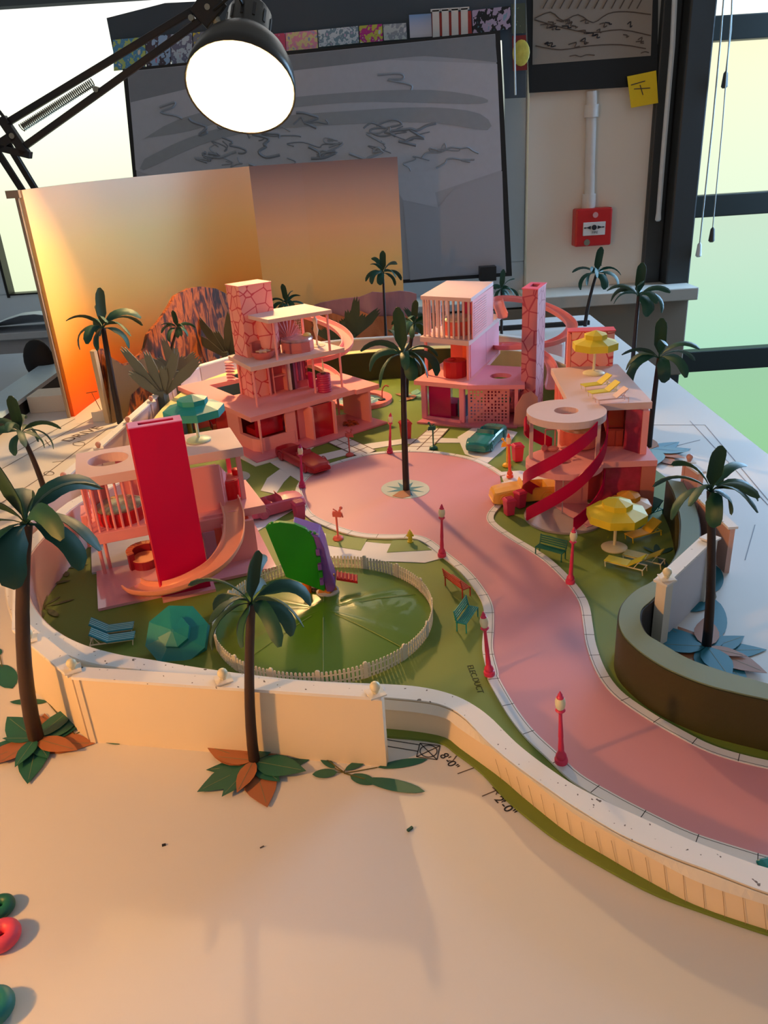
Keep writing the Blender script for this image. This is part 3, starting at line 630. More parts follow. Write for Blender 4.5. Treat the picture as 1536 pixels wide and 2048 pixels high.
nm = ['beside the first far ball', 'beside the leaning palm foot', 'left of the teal parasol', 'below the tall grey bush', 'below the two grey bushes', 'curving behind the stone chimney', 'behind the pink slide', 'behind the two yellow loungers', 'behind the middle palm', 'behind the baluster house', 'behind the tall pink chimney']
for i in range(len(seg)-1): panel(seg[i], seg[i+1], 6.4, .7, WALLPINK, 'blush boundary wall panel '+nm[i])
fl = [((-1.4,43.4),'ball finial at the right end of the long front wall panel'),((-12.4,46.1),'ball finial in the middle of the long front wall panel'),((-24.2,48.6),'ball finial at the corner of the two front wall panels'),((-29.3,53.2),'ball finial half hidden by the near left palm trunk'),((-39.2,89.4),'ball finial left of the baluster pavilion, partly behind a frond'),((-38.4,100.6),'ball finial just above the pavilion roof'),((-37.5,111.8),'ball finial at the foot of the dark leaning palm'),((-36.7,122.8),'ball finial behind the teal roof parasol'),((-36.1,134.9),'ball finial below the tall grey bush'),((-33.5,146),'ball finial left of the stone chimney')]
for i, (p, l) in enumerate(fl): finial(p, 6.4, l, CREAM if i < 4 else mat('blush_ball', (.80, .58, .52), .5), .4)
# white panel and posts on the right
A = G(1318, 1284, 0); a2 = G(1330, 1165, 6.4); b2 = G(1420, 1080, 6.4)
panel(a2, b2, 6.4, .7, mat('grey_white_card', (.80, .80, .84), .6, var=.02), 'white wall panel standing inside the bend of the olive wall', CARDTOP)
t = thing('gate_post', 'square white post with a flat cap at the near end of the right wall panel', 'post', (a2[0], a2[1], 0), .6)
MB().box(-.48, .48, -.48, .48, 0, 6.5).build('shaft', CARD, t); MB().box(-.68, .68, -.68, .68, 6.5, 6.68).build('cap', CARDTOP, t)
t = thing('gate_post', 'square white post with a flat cap at the far end of the right wall panel', 'post', (b2[0], b2[1], 0), .6)
MB().box(-.48, .48, -.48, .48, 0, 6.5).build('shaft', CARD, t); MB().box(-.68, .68, -.68, .68, 6.5, 6.68).build('cap', CARDTOP, t)
finial((a2[0]+.1, a2[1], 0), 6.75, 'ball finial on the white post inside the olive wall bend')
finial(G(1378, 925, 6.4), 6.4, 'ball finial on the blush wall piece behind the right palm crown', MATS['blush_ball'])
g0 = G(1400, 1005, 5); panel((g0[0]+.3, g0[1]+1.5), (g0[0]+.4, g0[1]-6.5), 5.2, .5, mat('blush_card', (.84, .66, .60), .6), 'blush wall piece standing behind the olive wall top')
g1 = G(1378, 925, 6.4); panel((g1[0]-.2, g1[1]+1), (g1[0]+.2, g1[1]-2.5), 6.2, .6, MATS['blush_card'], 'short blush wall piece under the far right ball finial')
# ================================================================== BACKDROP
bl = [(-56.4,139.6), (-55.8,150), (-54,162), (-50.5,175), (-44.5,187), (-37.5,194), (W(512,450,197)[0],197)]
bl = smooth_line(bl, 4)
SKYL = ramp_mat('sunset_print_left', 'Z', 0, 40, [(0, (1, .34, .06)), (.2, (1, .55, .14)), (.45, (1, .73, .36)), (.72, (1, .82, .52)), (1, (1, .84, .70))], .6)
SKYR = ramp_mat('sunset_print_right', 'Z', 8, 41, [(0, (1, .86, .56)), (.3, (1, .84, .54)), (.55, (1, .80, .62)), (.8, (.80, .68, .64)), (1, (.56, .49, .52))], .6)
bd = thing('backdrop', 'tall bent board printed with an orange sunset sky behind the houses', 'backdrop')
n = len(bl)
MB().sheet([[(p[0], p[1], 0), (p[0], p[1], 13), (p[0], p[1], 26), (p[0], p[1], 39+1.6*i/(n-1))] for i, p in enumerate(bl)], .7).build('left_wing', SKYL, bd, smooth=True)
MB().sheet([[(p[0], p[1], 0), (p[0], p[1], 20), (p[0], p[1], 40.6)] for p in [(W(512,450,197)[0], 197), (-14, 199), (W(801,450,201)[0], 201)]], .7).build('right_wing', SKYR, bd)
k = MB(); k.bar((-57.3, 139.2, 0), (-57.3, 139.2, 39), .5, .5); k.build('edge_strip', mat('raw_board_edge', (.62, .54, .46), .7), bd)
a, b = W(14, 381, 139.5), W(40, 381, 139.5); MB().box(a[0], b[0], 138.6, 139.6, 37.9, 39.1).build('top_tab', MATS['raw_board_edge'], bd)
# rock mountains cut from board
def rock(name, cols, sc, z0=None, low=None, zr=1.):
    m = bpy.data.materials.new(name); m.use_nodes = True; nt = m.node_tree; b = nt.nodes['Principled BSDF']
    tc = nt.nodes.new('ShaderNodeTexCoord'); mp = nt.nodes.new('ShaderNodeMapping'); mp.inputs['Scale'].default_value = (1, 1, .35); mp.inputs['Rotation'].default_value = (.3, .5, .2)
    nt.links.new(tc.outputs['Object'], mp.inputs[0]); no = nt.nodes.new('ShaderNodeTexNoise'); no.inputs['Scale'].default_value = sc; no.inputs['Detail'].default_value = 7; no.inputs['Distortion'].default_value = 1.2
    nt.links.new(mp.outputs[0], no.inputs['Vector']); cr = nt.nodes.new('ShaderNodeValToRGB'); nt.links.new(no.outputs[0], cr.inputs[0])
    while len(cr.color_ramp.elements) < len(cols): cr.color_ramp.elements.new(.5)
    for e, (p, c) in zip(cr.color_ramp.elements, cols): e.position = p; e.color = lin(c)
    out = cr.outputs[0]
    if low:
        sp = nt.nodes.new('ShaderNodeSeparateXYZ'); nt.links.new(tc.outputs['Object'], sp.inputs[0])
        n2 = nt.nodes.new('ShaderNodeTexNoise'); n2.inputs['Scale'].default_value = 14; nt.links.new(tc.outputs['Object'], n2.inputs['Vector'])
        ma = nt.nodes.new('ShaderNodeMath'); ma.operation = 'MULTIPLY_ADD'; ma.inputs[1].default_value = .05*zr; nt.links.new(n2.outputs[0], ma.inputs[0]); nt.links.new(sp.outputs[2], ma.inputs[2])
        mr = nt.nodes.new('ShaderNodeMapRange'); mr.inputs['From Min'].default_value = z0*S; mr.inputs['From Max'].default_value = (z0+.5)*S; nt.links.new(ma.outputs[0], mr.inputs[0])
        mx = nt.nodes.new('ShaderNodeMix'); mx.data_type = 'RGBA'; nt.links.new(mr.outputs[0], mx.inputs[0]); nt.links.new(low, mx.inputs[6]) if not isinstance(low, tuple) else setattr(mx.inputs[6], 'default_value', lin(low))
        nt.links.new(out, mx.inputs[7]); out = mx.outputs[2]
    nt.links.new(out, b.inputs['Base Color']); b.inputs['Roughness'].default_value = .7; MATS[name] = m; return m
ROCKO = rock('rock_print', [(.38, (.14, .04, .02)), (.47, (.34, .12, .04)), (.55, (.66, .34, .08)), (.66, (.42, .18, .04))], 58)
MA, MBp = (-47.8, 134.2), (-18, 191)
top = [(196,700),(205,697),(225,716),(247,729),(262,724),(284,706),(290,696),(296,668),(318,643),(338,614),(350,592),(378,577),(402,573),(432,577),(470,596),(520,622),(560,640)]
ol = [VP(x, y, MA, MBp) for x, y in top]; ol = [(a, min(26, b)) for a, b in ol]
t = thing('mountain_cutout', 'board cutout of a rugged brown and orange mountain at the left of the sunset', 'mountain cutout')
MB().vslab([(ol[0][0], 0)]+ol+[(ol[-1][0], 0)], MA, MBp, .7).build('printed_face', ROCKO, t)
t2 = [(215,850),(212,705),(225,718),(247,732),(262,728),(300,712),(292,760),(278,775),(262,790),(255,830),(250,850)]
MC = (MA[0]+.25, MA[1]-.9); MD = (MBp[0]+.25, MBp[1]-.9)
o2 = [VP(x, y, MC, MD) for x, y in t2]; o2 = [(max(.05, a), max(0, b)) for a, b in o2]
MB().vslab(o2, MC, MD, .2).build('dull_slope', mat('dull_olive_print', (.36, .27, .14), .7, var=.25, scale=22), t)
MB().vslab([(0, 0), (.0, 13.2), (-.7, 13), (-.7, 0)], MA, MBp, 1.0).build('board_edge', mat('cream_board_edge', (.80, .70, .55), .7), t)
NA, NB = (-33, 190), (11.4, 194)
top = [(560,640),(600,622),(640,606),(665,601),(690,597),(720,594),(745,584),(770,586),(800,582),(820,584),(833,588)]
ol = [VP(x, y, NA, NB) for x, y in top]
t = thing('mountain_cutout', 'board cutout of pale lilac mountains above orange foothills behind the middle', 'mountain cutout')
LIL = rock('lilac_mountain_print', [(.35, (.62, .42, .44)), (.5, (.70, .48, .50)), (.65, (.76, .54, .52))], 14)
MB().vslab([(ol[0][0], 0)]+ol+[(ol[-1][0], 0)], NA, NB, .6).build('printed_face', LIL, t)
NA2, NB2 = (NA[0], NA[1]-.7), (NB[0], NB[1]-.7)
top = [(540,650),(600,640),(635,632),(660,625),(690,634),(705,628),(722,622),(740,630),(752,633),(790,632),(835,634)]
ol = [VP(x, y, NA2, NB2) for x, y in top]
MB().vslab([(ol[0][0], 0)]+ol+[(ol[-1][0], 0)], NA2, NB2, .25).build('foothill_print', rock('foothill_print', [(.38, (.36, .16, .08)), (.5, (.72, .38, .18)), (.62, (.80, .48, .28))], 20), t)

# ================================================================== DESK LAMP
def desk_lamp(label, head, aim, elbow, base, power):
    t = thing('desk_lamp', label, 'desk lamp', base)
    B = Vector(base); Hd = Vector(head)-B; E = Vector(elbow)-B; A = (Vector(aim)-Vector(head)).normalized()
    shm = mat('lamp_shade_paint', (.20, .19, .17), .35, metal=.2)
    rot = A.to_track_quat('-Z', 'Y').to_matrix().to_4x4()
    M = Matrix.Translation(Hd) @ rot
    R = 9.5
    prof = [(R, 0), (R*.985, 2.2), (R*.93, 4.6), (R*.82, 7.0), (R*.66, 9.2), (R*.50, 10.6), (R*.42, 11.2), (R*.42, 17.5), (R*.30, 18.6)]
    o = MB().lathe(prof[:6], 40); o.f = [f for f in o.f if len(f) == 4]; s_ = o.xf(M).build('lamp_shade', shm, t, smooth=60)
    s_.data.flip_normals(); sol = s_.modifiers.new('thick', 'SOLIDIFY'); sol.thickness = -.15*S
    i = MB().lathe([(r-.35, z+.1) for r, z in prof[:6]]+[(.5, 11)], 40); i.f = [f for f in i.f if len(f) == 4]
    i.xf(M).build('reflector', mat('reflector_glow', (.75, .73, .68), .5, var=0, emit=(1, .86, .62), estr=1.6), t, smooth=60)  # reflector has its own emission, standing in for bulb light on it
    MB().lathe([(R*.42, 10.6), (R*.42, 17.6), (R*.36, 18.6), (R*.1, 19)], 28).xf(M).build('socket_cap', shm, t, smooth=True)
    for k in range(12):
        a = 2*PI*k/12; b = MB().obox((R*.425*math.cos(a), R*.425*math.sin(a), 15), (math.cos(a), math.sin(a), 0), .06, (-math.sin(a), math.cos(a), 0), .25, (0, 0, 1), 1.5); b.xf(M).build('vent_slot', BLACK, t)
    bb = MB().ball((0, 0, 8.2), 2.1, 20, 12); bulb = bb.xf(M).build('bulb', mat('bulb_glow' if label.startswith('black') else 'side_bulb_glow', (1, .9, .7), .5, emit=(1, .79, .52) if label.startswith('black') else (1, .69, .34), estr=power), t, smooth=True)
    # neck bracket
    nk = M @ Vector((0, 0, 12)); top = Vector(E)+(Hd-E)*0; up = Vector(nk)+Vector((-6, -1, 5.0))
    MB().tube([nk+Vector((-1, 0, 0)), (nk+up)/2+Vector((-1, 0, -1)), up], [.8, .7, .9], 10).build('swivel_neck', STEEL, t, smooth=True)
    MB().obox(up, (1, 0, .9), 2.6, (0, 1, 0), .9, (-.9, 0, 1), 2.0).build('top_bracket', BLACK, t, bevel=.2)
    d = (up-E).normalized(); sd = d.cross(Vector((0, 1, 0))).normalized()
    for k, w in ((1.9, 1.0), (-1.9, 1.0)): MB().bar(E+sd*k*1.2, up+sd*k*.45, 1.1, w, (0, 1, 0)).build('upper_arm', BLACK, t, bevel=.1)
    el = MB(); el.obox(E+sd*0-d*3.0, d, 3.2, sd, .8, (0, 1, 0), .8); el.obox(E, sd, 3.4, d, .8, (0, 1, 0), .8); el.obox(E-d*3.2-sd*2.0+d*1.6, (d-sd*.9), 3.0, (0, 1, 0), .8, (d+sd), .6); el.build('elbow_joint', BLACK, t, bevel=.1)
    foot = Vector((0, 0, 5)); d2 = (E-foot).normalized(); s2 = d2.cross(Vector((0, 1, 0))).normalized()
    for k in (1.3, -1.3): MB().bar(foot+s2*k*.6, E-d*3+s2*k, 1.1, 1.0, (0, 1, 0)).build('lower_arm', BLACK, t, bevel=.1)
    # springs
    sp = []; p0 = E+d*2+sd*.4; p1 = E+(up-E)*.42+sd*.2
    ax = (p1-p0).normalized(); q1 = ax.cross(Vector((0, 1, 0))).normalized(); q2 = ax.cross(q1)
    turns = 42
    for k in range(turns*6+1):
        f = k/(turns*6); a = 2*PI*k/6; sp.append(p0+(p1-p0)*f+q1*math.cos(a)*.65+q2*math.sin(a)*.65)
    MB().tube(sp, .12, 4).build('spring', STEEL, t)
    for q in (E, E-d*5.6, up, E+(up-E)*.42-sd*1.1, E+(up-E)*.92):
        b = MB().lathe([(.5, -1.1), (.5, 1.1)], 10); b.v = [(v[0]+q.x, v[2]+q.y, v[1]+q.z) for v in b.v]; b.build('pivot_screw', STEEL, t)
    cb = [E+Vector((0, -1, 2)), E+Vector((-3, -1, 6.2)), E+Vector((-7, -1, 5.5)), E+Vector((-10, 0, 1))]
    MB().tube(smooth_line([tuple(c) for c in cb], 5), .3, 6).build('power_cable', BLACK, t)
    MB().tube(smooth_line([tuple(up+Vector((1, -1, -.5))), tuple(up+Vector((5, -1, 1.5))), tuple(nk+Vector((0, 0, 5))) ], 5), .28, 6).build('shade_cable', BLACK, t)
    MB().lathe([(5.5, 0), (5.5, 1.0), (1.4, 1.8), (1.2, 5.5)], 24).build('clamp_base', BLACK, t, smooth=True)
    return t
YH = 152.
hd = W(481, 180, YH)
desk_lamp('black spring-arm desk lamp glowing over the town, in front of the sunset board', hd, (hd[0]-8, hd[1]-60, hd[2]-60), W(28, 272, YH+6), (-57, 179, 0), 930)
# the second lamp stands left of the table, out of the picture
desk_lamp('desk lamp on the bench at the near left, aimed at the front wall', (-64, 14, 36), (-8, 44, 0), (-96, 5, 42), (-96, 0, 0), 640)
tag(MB().box(-135, -76, -30, 58, -4, -.2).build('side_bench', mat('bench_top', (.5, .45, .4), .6)), 'plain bench at the near left that carries the second lamp', 'bench')

# ================================================================== PALMS
def frond(L, w, az, e0, droop, fold=.22, th=.05, tau=0.):
    ct, st = math.cos(tau), math.sin(tau)
    n = 9; p = [(0., 0.)]; e = e0; ds = L/n
    for i in range(n): e = e0-droop*((i+.5)/n)**1.15; p.append((p[-1][0]+math.cos(e)*ds, p[-1][1]+math.sin(e)*ds))
    grid = []
    for i, (r, z) in enumerate(p):
        s_ = i/n
        hw = w*(.13 if s_ < .16 else min(1, (s_-.10)/.24)**.8*math.sqrt(max(.03, 1-max(0, (s_-.74)/.27)**2.4)))
        a = p[max(0, i-1)]; b = p[min(n, i+1)]; dx, dz = b[0]-a[0], b[1]-a[1]; q = math.hypot(dx, dz); nx, nz = -dz/q, dx/q
        row = []
        for v in (-1, -.5, 0, .5, 1):
            lift = -abs(v)*hw*fold
            a_, b_ = v*hw*ct-lift*st, v*hw*st+lift*ct; row.append((r+nx*b_, a_, z+nz*b_))
        grid.append(row)
    c, s2 = math.cos(az), math.sin(az)
    grid = [[(x*c-y*s2, x*s2+y*c, z) for x, y, z in r] for r in grid]
    return MB().sheet(grid, th)
def palm(base, crownpx, sc, label, seed, lean=.35, tr=.42, n=12, upaz=None, hgt=None, wid=1., mats=(FROND, FRONDD)):
    R = random.Random(seed); bx, by = base
    # crown above the base, displaced sideways to match how the trunk leans
    best = None
    d = ray(*crownpx); k = by/d[1]; cx, cz = d[0]*k, CAMH+d[2]*k
    t = thing('palm_tree', label, 'palm tree', (bx, by, .3), 0, None)
    X = cx-bx; Zc = cz-.3
    pts = [(X*(f**1.6), 0, Zc*f) for f in [i/8 for i in range(9)]]
    MB().tube(pts, [tr*(1-.30*i/8) for i in range(9)], 10).build('trunk', TRUNK if seed in (1, 2, 5) else TRUNKD, t, smooth=True)
    top = Vector((X, 0, Zc))
    fs = [(R.uniform(0, 6.28) if upaz is None else upaz+R.uniform(-.8, .8), 1.46, .35, 1.05, .92)]
    a0 = R.uniform(0, 6.28)
    for i in range(4): fs.append((a0+i*PI/2+R.uniform(-.3, .3), 1.0+R.uniform(-.2, .3), 1.7+R.uniform(-.3, .5), 1.05, .66))
    for i in range(n-7): fs.append((a0+.5+i*2*PI/(n-7)+R.uniform(-.25, .25), .62+R.uniform(-.2, .25), 2.0+R.uniform(-.3, .5), 1.12, .72))
    fs.append((-PI/2+R.uniform(-.4, .4), .25, 2.2, .85, 1.0)); fs.append((R.uniform(-.5, .9), .0, 1.8, .85, .8))
    for j, (az, e0, dr, l, w) in enumerate(fs):
        m = frond(sc*l*R.uniform(.95, 1.18), sc*.158*w*wid, az, e0, dr, tau=(R.uniform(-.3, .3) if j == 0 else R.choice((-1, 1))*R.uniform(.2, .85)))
        m.v = [(v[0]+top.x, v[1]+top.y, v[2]+top.z) for v in m.v]
        m.build('frond', mats[0] if j % 4 else mats[1], t, smooth=70)
    return t
PAL = [
 ((75,1485),(53,1047),6.1,'largest dark palm at the near left corner, trunk in front of the angled wall panel',1,.60),
 ((510,1530),(503,1207),4.3,'palm standing in front of the long white front wall panel',2,.42),
 ((813,985),(806,712),5.3,'palm rising from the leaf disc in the middle of the pink turning circle',3,.46),
 ((1412,1300),(1421,982),4.3,'palm on the white board at the right, inside the bend of the olive wall',4,.42),
 ((90,985),(42,866),4.9,'palm at the far left edge with a reddish leaning trunk, above the nearest one',5,.42),
 ((242,850),(206,656),6.6,'dark palm in front of the orange sunset and the cutout mountain',6,.60),
 ((334,800),(355,656),3.3,'small bright green palm in front of the brown mountain',7,.36),
 ((572,702),(573,608),4.3,'short green palm poking up behind the roof of the shell bed house',8,.36),
 ((773,690),(766,546),5.0,'slim palm in front of the lilac mountains',9,.36),
 ((813,798),(828,648),4.2,'palm half hidden behind the baluster house and the middle palm',10,.45),
 ((1003,672),(1003,580),4.4,'dark palm behind the baluster house, beside the black clip',11,.36),
 ((1170,655),(1193,548),6.0,'leaning palm just below the red fire alarm',12,.46),
 ((1262,765),(1277,592),5.6,'palm in front of the dark window post, second from the right at the back',13,.42),
 ((1297,900),(1318,716),5.4,'palm leaning over the right rear corner of the parasol roof house',14,.42)]
for b, c, sc, l, sd, tr in PAL: palm(G(*b), c, sc, l, sd, tr=tr, upaz=-PI/2+.2)

# leaf rosettes printed and cut out, lying flat on the table
def rosette(px, R0, label, seed, green=LEAFG, sq=1.):
    c = G(*px); R = random.Random(seed); t = thing('leaf_rosette', label, 'leaf cutout', (c[0], c[1], 0))
    n = 15
    for i in range(n):
        a = 2*PI*i/n+R.uniform(-.15, .15); L = R0*R.uniform(.62, 1.15) if i % 3 else R0*1.1; w = L*R.uniform(.19, .27); z = .06+.035*((i*4) % 15)
        pts = []
        for k in range(7): f = k/6; pts.append((L*f, w*math.sin(PI*f**.8)*1.0))
        pts += [(x, -y) for x, y in pts[-2:0:-1]]
        c_, s_ = math.cos(a), math.sin(a)
        pts = [(x*c_-y*s_, x*s_+y*c_) for x, y in pts]
        lf = MB().slab(pts, z, z+.03).build('leaf', green if (i*7+seed) % 5 in (0, 2, 3) else RUST, t)
        MB().bar((0.3*c_, .3*s_, z+.035), (L*.9*c_, L*.9*s_, z+.035), .04, .01).build('leaf_vein', mat('leaf_vein', (.45, .48, .36), .6), lf)
    return t
rosette((75, 1487), 4.3, 'rosette of green and rust leaves around the foot of the near left palm', 1)
rosette((510, 1532), 4.1, 'rosette of green and rust leaves around the foot of the front palm', 2)
rosette((1412, 1303), 4.6, 'rosette of teal and dusty pink leaves around the foot of the right palm', 3, LEAFB)
rosette((828, 795), 3.6, 'faded leaf rosette on the lawn between the two far houses', 4, mat('faded_leaf', (.45, .62, .50), .6))
rosette((1300, 905), 5.4, 'pale blue leaf rosette on the board right of the parasol roof house', 5, mat('pale_blue_leaf', (.42, .62, .70), .6))
def leafspray(px, leaves, label, m=LEAFG, z=.05):
    c = G(*px); t = thing('leaf_spray', label, 'leaf cutout', (c[0], c[1], 0))
    for i, (x0, y0, x1, y1, w) in enumerate(leaves):
        a, b = G(x0, y0), G(x1, y1); L = math.dist(a, b); an = math.atan2(b[1]-a[1], b[0]-a[0])
        pts = [(L*k/8, w*math.sin(PI*(k/8))**.6) for k in range(9)]; pts += [(x, -y) for x, y in pts[-2:0:-1]]
        c_, s_ = math.cos(an), math.sin(an)
        MB().slab([(x*c_-y*s_+a[0]-c[0], x*s_+y*c_+a[1]-c[1]) for x, y in pts], z+i*.02, z+i*.02+.02).build('leaf', m, t)
        MB().bar((a[0]-c[0], a[1]-c[1], z+i*.02+.012), (0, 0, z+i*.02+.012), .08, .02).build('stalk', mat('leaf_stalk', (.35, .33, .15), .6), t)
    return t
leafspray((688, 1548), [(755,1536,855,1520,.42), (700,1552,752,1568,.5), (730,1560,850,1585,.55), (690,1543,735,1520,.35), (670,1540,640,1515,.3), (675,1548,625,1552,.45), (650,1520,668,1515,.2)], 'spray of long dark green leaves lying right of the front palm')
leafspray((150, 1470), [(165,1462,240,1490,.35), (95,1405,20,1405,.4)], 'pair of dark green leaves tucked under the angled wall panel')
leafspray((5, 1335), [(0,1330,25,1378,.9), (0,1312,-20,1300,.6)], 'green leaf cutout at the left edge beyond the wall')
leafspray((1432, 1195), [(1430,1185,1432,1132,.75), (1430,1200,1440,1275,.8), (1420,1190,1395,1165,.5), (1420,1205,1380,1225,.6)], 'spray of large teal leaves behind the right palm trunk', LEAFB)
leafspray((1316, 1117), [(1316,1115,1312,1092,.35), (1312,1117,1275,1120,.3), (1318,1120,1335,1142,.4), (1322,1112,1345,1100,.3), (1312,1112,1285,1098,.2)], 'dark teal leaf print on the lawn at the foot of the olive wall', mat('dark_teal_leaf', (.06, .28, .24), .6), .24)
leafspray((130, 1139), [(132,1135,146,1112,.35), (138,1137,165,1123,.2), (136,1141,178,1133,.2), (128,1145,105,1162,.3), (132,1148,135,1158,.35)], 'grey leaf print on the lawn, farther one by the left wall', mat('grey_leaf', (.34, .36, .22), .7), .24)
leafspray((90, 1220), [(88,1212,90,1192,.4), (96,1213,122,1197,.2), (100,1216,150,1203,.22), (98,1224,118,1238,.35), (85,1228,80,1245,.4), (100,1174,142,1166,.25)], 'grey leaf print on the lawn, nearer one by the left wall', MATS['grey_leaf'], .24)

# flat card bushes standing behind the wall
def bush(px, hpx, wpx, label, seed, Y=None, m=BUSH, lean=0.):
    R = random.Random(seed); c = G(*px); c = (c[0], Y or c[1]); k = c[1]/1540.*1.1; H_ = hpx*k; W_ = wpx*k
    d = ray(*px); f = c[1]/d[1]; x0 = d[0]*f; z0 = max(0.0, CAMH+d[2]*f)
    t = thing('card_bush', label, 'card bush', (x0, c[1], 0), R.uniform(-.3, .3))
    for i in range(6):
        a = (-88+35*i+R.uniform(-8, 8)); L = H_*(1.0, .62, .95, .8, .55, .75)[(i*5+seed) % 6]*R.uniform(.9, 1.1); w = W_*.10
        o = [(-w*.35, 0), (-w, L*.55), (-w*.75, L*.85), (-w*.45, L), (-w*.2, L*.9), (w*.05, L*1.02), (w*.3, L*.88), (w*.55, L*.97), (w*.95, L*.6), (w*.4, 0)]
        an = math.radians(a*.6); o = [(x*math.cos(an)+y*math.sin(an), -x*math.sin(an)+y*math.cos(an)+z0*.99) for x, y in o]
        b = MB().slab(o, 0, .15); b.v = [(v[0], v[2]+i*.22, v[1]) for v in b.v]; b.build('leaf_blade', m, t)
    MB().box(-.6, .6, -.2, 1.6, 0, max(.4, z0+.8)).build('stem', m, t)
    return t
bush((322, 792), 110, 105, 'tall grey-green card bush in front of the cutout mountain', 1, 127)
bush((352, 752), 70, 80, 'grey card bush right behind the tall one, beside the small palm', 2, 137)
bush((450, 712), 86, 84, 'dark grey card bush left of the stone chimney', 3, 158, mat('dark_bush', (.27, .28, .22), .7))
bush((490, 720), 60, 60, 'low pale grey card bush touching the stone chimney base', 4, 160)
bush((706, 676), 70, 90, 'green-grey card bush behind the pink slide, below the lilac mountains', 5, 172, mat('green_bush', (.24, .28, .17), .7))
bush((668, 685), 50, 55, 'low dark card bush under the roof edge of the shell bed house', 6, 170, MATS['green_bush'])
bush((850, 668), 60, 60, 'feathery dark green bush just left of the baluster pavilion', 7, 168, mat('deep_bush', (.14, .26, .20), .7))

# ================================================================== LAMP POSTS
def lamp_post(px, toppx, label, m=CAND):
    c = G(*px); t = thing('lamp_post', label, 'lamp post', (c[0], c[1], .42), 0, 'pink toy lamp posts')
    d = ray(*toppx); k = c[1]/d[1]; tilt = math.atan2(d[0]*k-c[0], 6.2); t.rotation_euler = (0, max(-.12, min(.12, tilt)), 0)
    MB().lathe([(.46, 0), (.48, .25), (.46, .34), (.34, .42), (.40, .55), (.36, .72), (.24, .9), (.21, 1.1)], 16).build('base', m, t, smooth=True)
    MB().lathe([(.21, 1.0), (.22, 1.3), (.17, 2.2), (.19, 2.3), (.15, 3.4), (.125, 4.3), (.17, 4.4), (.30, 4.55), (.36, 4.62), (.30, 4.72)], 14).build('pole', m, t, smooth=True)
    MB().lathe([(.20, 4.7), (.30, 4.85), (.36, 5.15), (.36, 5.35), (.30, 5.6), (.2, 5.7)], 16).build('globe', CREAM, t, smooth=True)
    MB().lathe([(.24, 5.6), (.26, 5.72), (.16, 5.85), (.17, 5.95), (.10, 6.05), (.05, 6.2)], 12).build('finial', m, t, smooth=True)
    return t
CANM = mat('magenta_plastic', (.75, .10, .38), .4)
for p, q, l in (((1122,1533),(1120,1385),'nearest pink lamp post, at the front right beside the low wall'), ((979,1357),(966,1210),'pink lamp post near the teal bench by the fenced pond'), ((1140,1173),(1149,1038),'pink lamp post on the right kerb beside the spiral staircase house'), ((884,1119),(883,996),'pink lamp post right of the yellow hydrant'), ((605,980),(599,880),'magenta lamp post in front of the crimson car'), ((780,911),(781,824),'pink lamp post between the far houses, left of the middle palm'), ((1020,960),(1017,868),'orange-pink lamp post behind the yellow car')):
    lamp_post(p, q, l, CANM if 'magenta' in l else (mat('orange_pink_plastic', (.90, .32, .22), .4) if 'orange' in l else CAND))

# ================================================================== PICKET FENCE, POND MOUND
FC = (-6.4, 63.3); FR = 10.4
pond = thing('pond_mound', 'glossy green paper mound with creases inside the round picket fence', 'mound', (FC[0], FC[1], 0))
g = []
for i in range(25):
    r = FR*.985*i/24; row = []
    for j in range(97):
        a = 2*PI*j/96; x = r*math.cos(a); y = r*math.sin(a)
        z = .26+1.1*(1-(r/FR)**1.6)+.35*math.exp(-((x-3.4)**2+(y-1.5)**2)/2.2)*max(0, math.sin(2.2*x+1.3*y))*(r/FR)
        z += .22*max(0, 1-abs(((a*6/(2*PI))%1)-.5)*9)*(r/FR)*(1-(r/FR)**3)
        row.append((x, y, z))
    g.append(row)
MB().sheet(g, 0).build('mound_surface', mat('glossy_green_paper', (.30, .46, .08), .3, var=.08, scale=12, coat=.3), pond, smooth=80)
MB().slab(circ(0, 0, FR*.985, 48), .22, .26).build('mound_base', LAWN, pond)
for a in (0.35, 1.6, 2.9, 3.9, 4.75, 5.6):
    pts = [(r*math.cos(a), r*math.sin(a), .30+1.1*(1-(r/FR)**1.6)+.02) for r in [1.5+i*.9 for i in range(10)]]
    MB().tube(pts, .035, 4).build('crease', mat('pale_crease', (.55, .62, .28), .4), pond)
fence = thing('picket_fence', 'round white picket fence enclosing the glossy green mound', 'fence', (FC[0], FC[1], .22))
FW = mat('fence_white', (.84, .82, .76), .5)
pk = MB().slab([(-.11, 0), (.11, 0), (.11, 1.32), (.06, 1.42), (-.06, 1.42), (-.11, 1.32)], -.05, .05); pk.v = [(v[0], v[2], v[1]) for v in pk.v]
wide = MB().slab([(-.2, 0), (.2, 0), (.2, 1.5), (.1, 1.62), (-.1, 1.62), (-.2, 1.5)], -.08, .08); wide.v = [(v[0], v[2], v[1]) for v in wide.v]
proto = pk.build('picket', FW, fence); protow = wide.build('fence_post', FW, fence)
NP = 176; rest = MB(); first = True; firstw = True
for i in range(NP):
    a = -PI/2+2*PI*i/NP; x, y = FR*math.cos(a), FR*math.sin(a); near = min(i, NP-i) <= 53
    if i % 11 == 0:
        o = protow if firstw else protow.copy()
        if not firstw: C.objects.link(o)
        firstw = False
    elif near:
        o = proto if first else proto.copy()
        if not first: C.objects.link(o)
        first = False
    else:
        c_, s_ = math.cos(a+PI/2), math.sin(a+PI/2); rest.add([(v[0]*c_-v[1]*s_+x, v[0]*s_+v[1]*c_+y, v[2]) for v in pk.v], pk.f); continue
    o.parent = fence; o.location = (x*S, y*S, 0); o.rotation_euler = (0, 0, a+PI/2)
tag(rest.build('distant_pickets', FW, fence), kind='stuff')
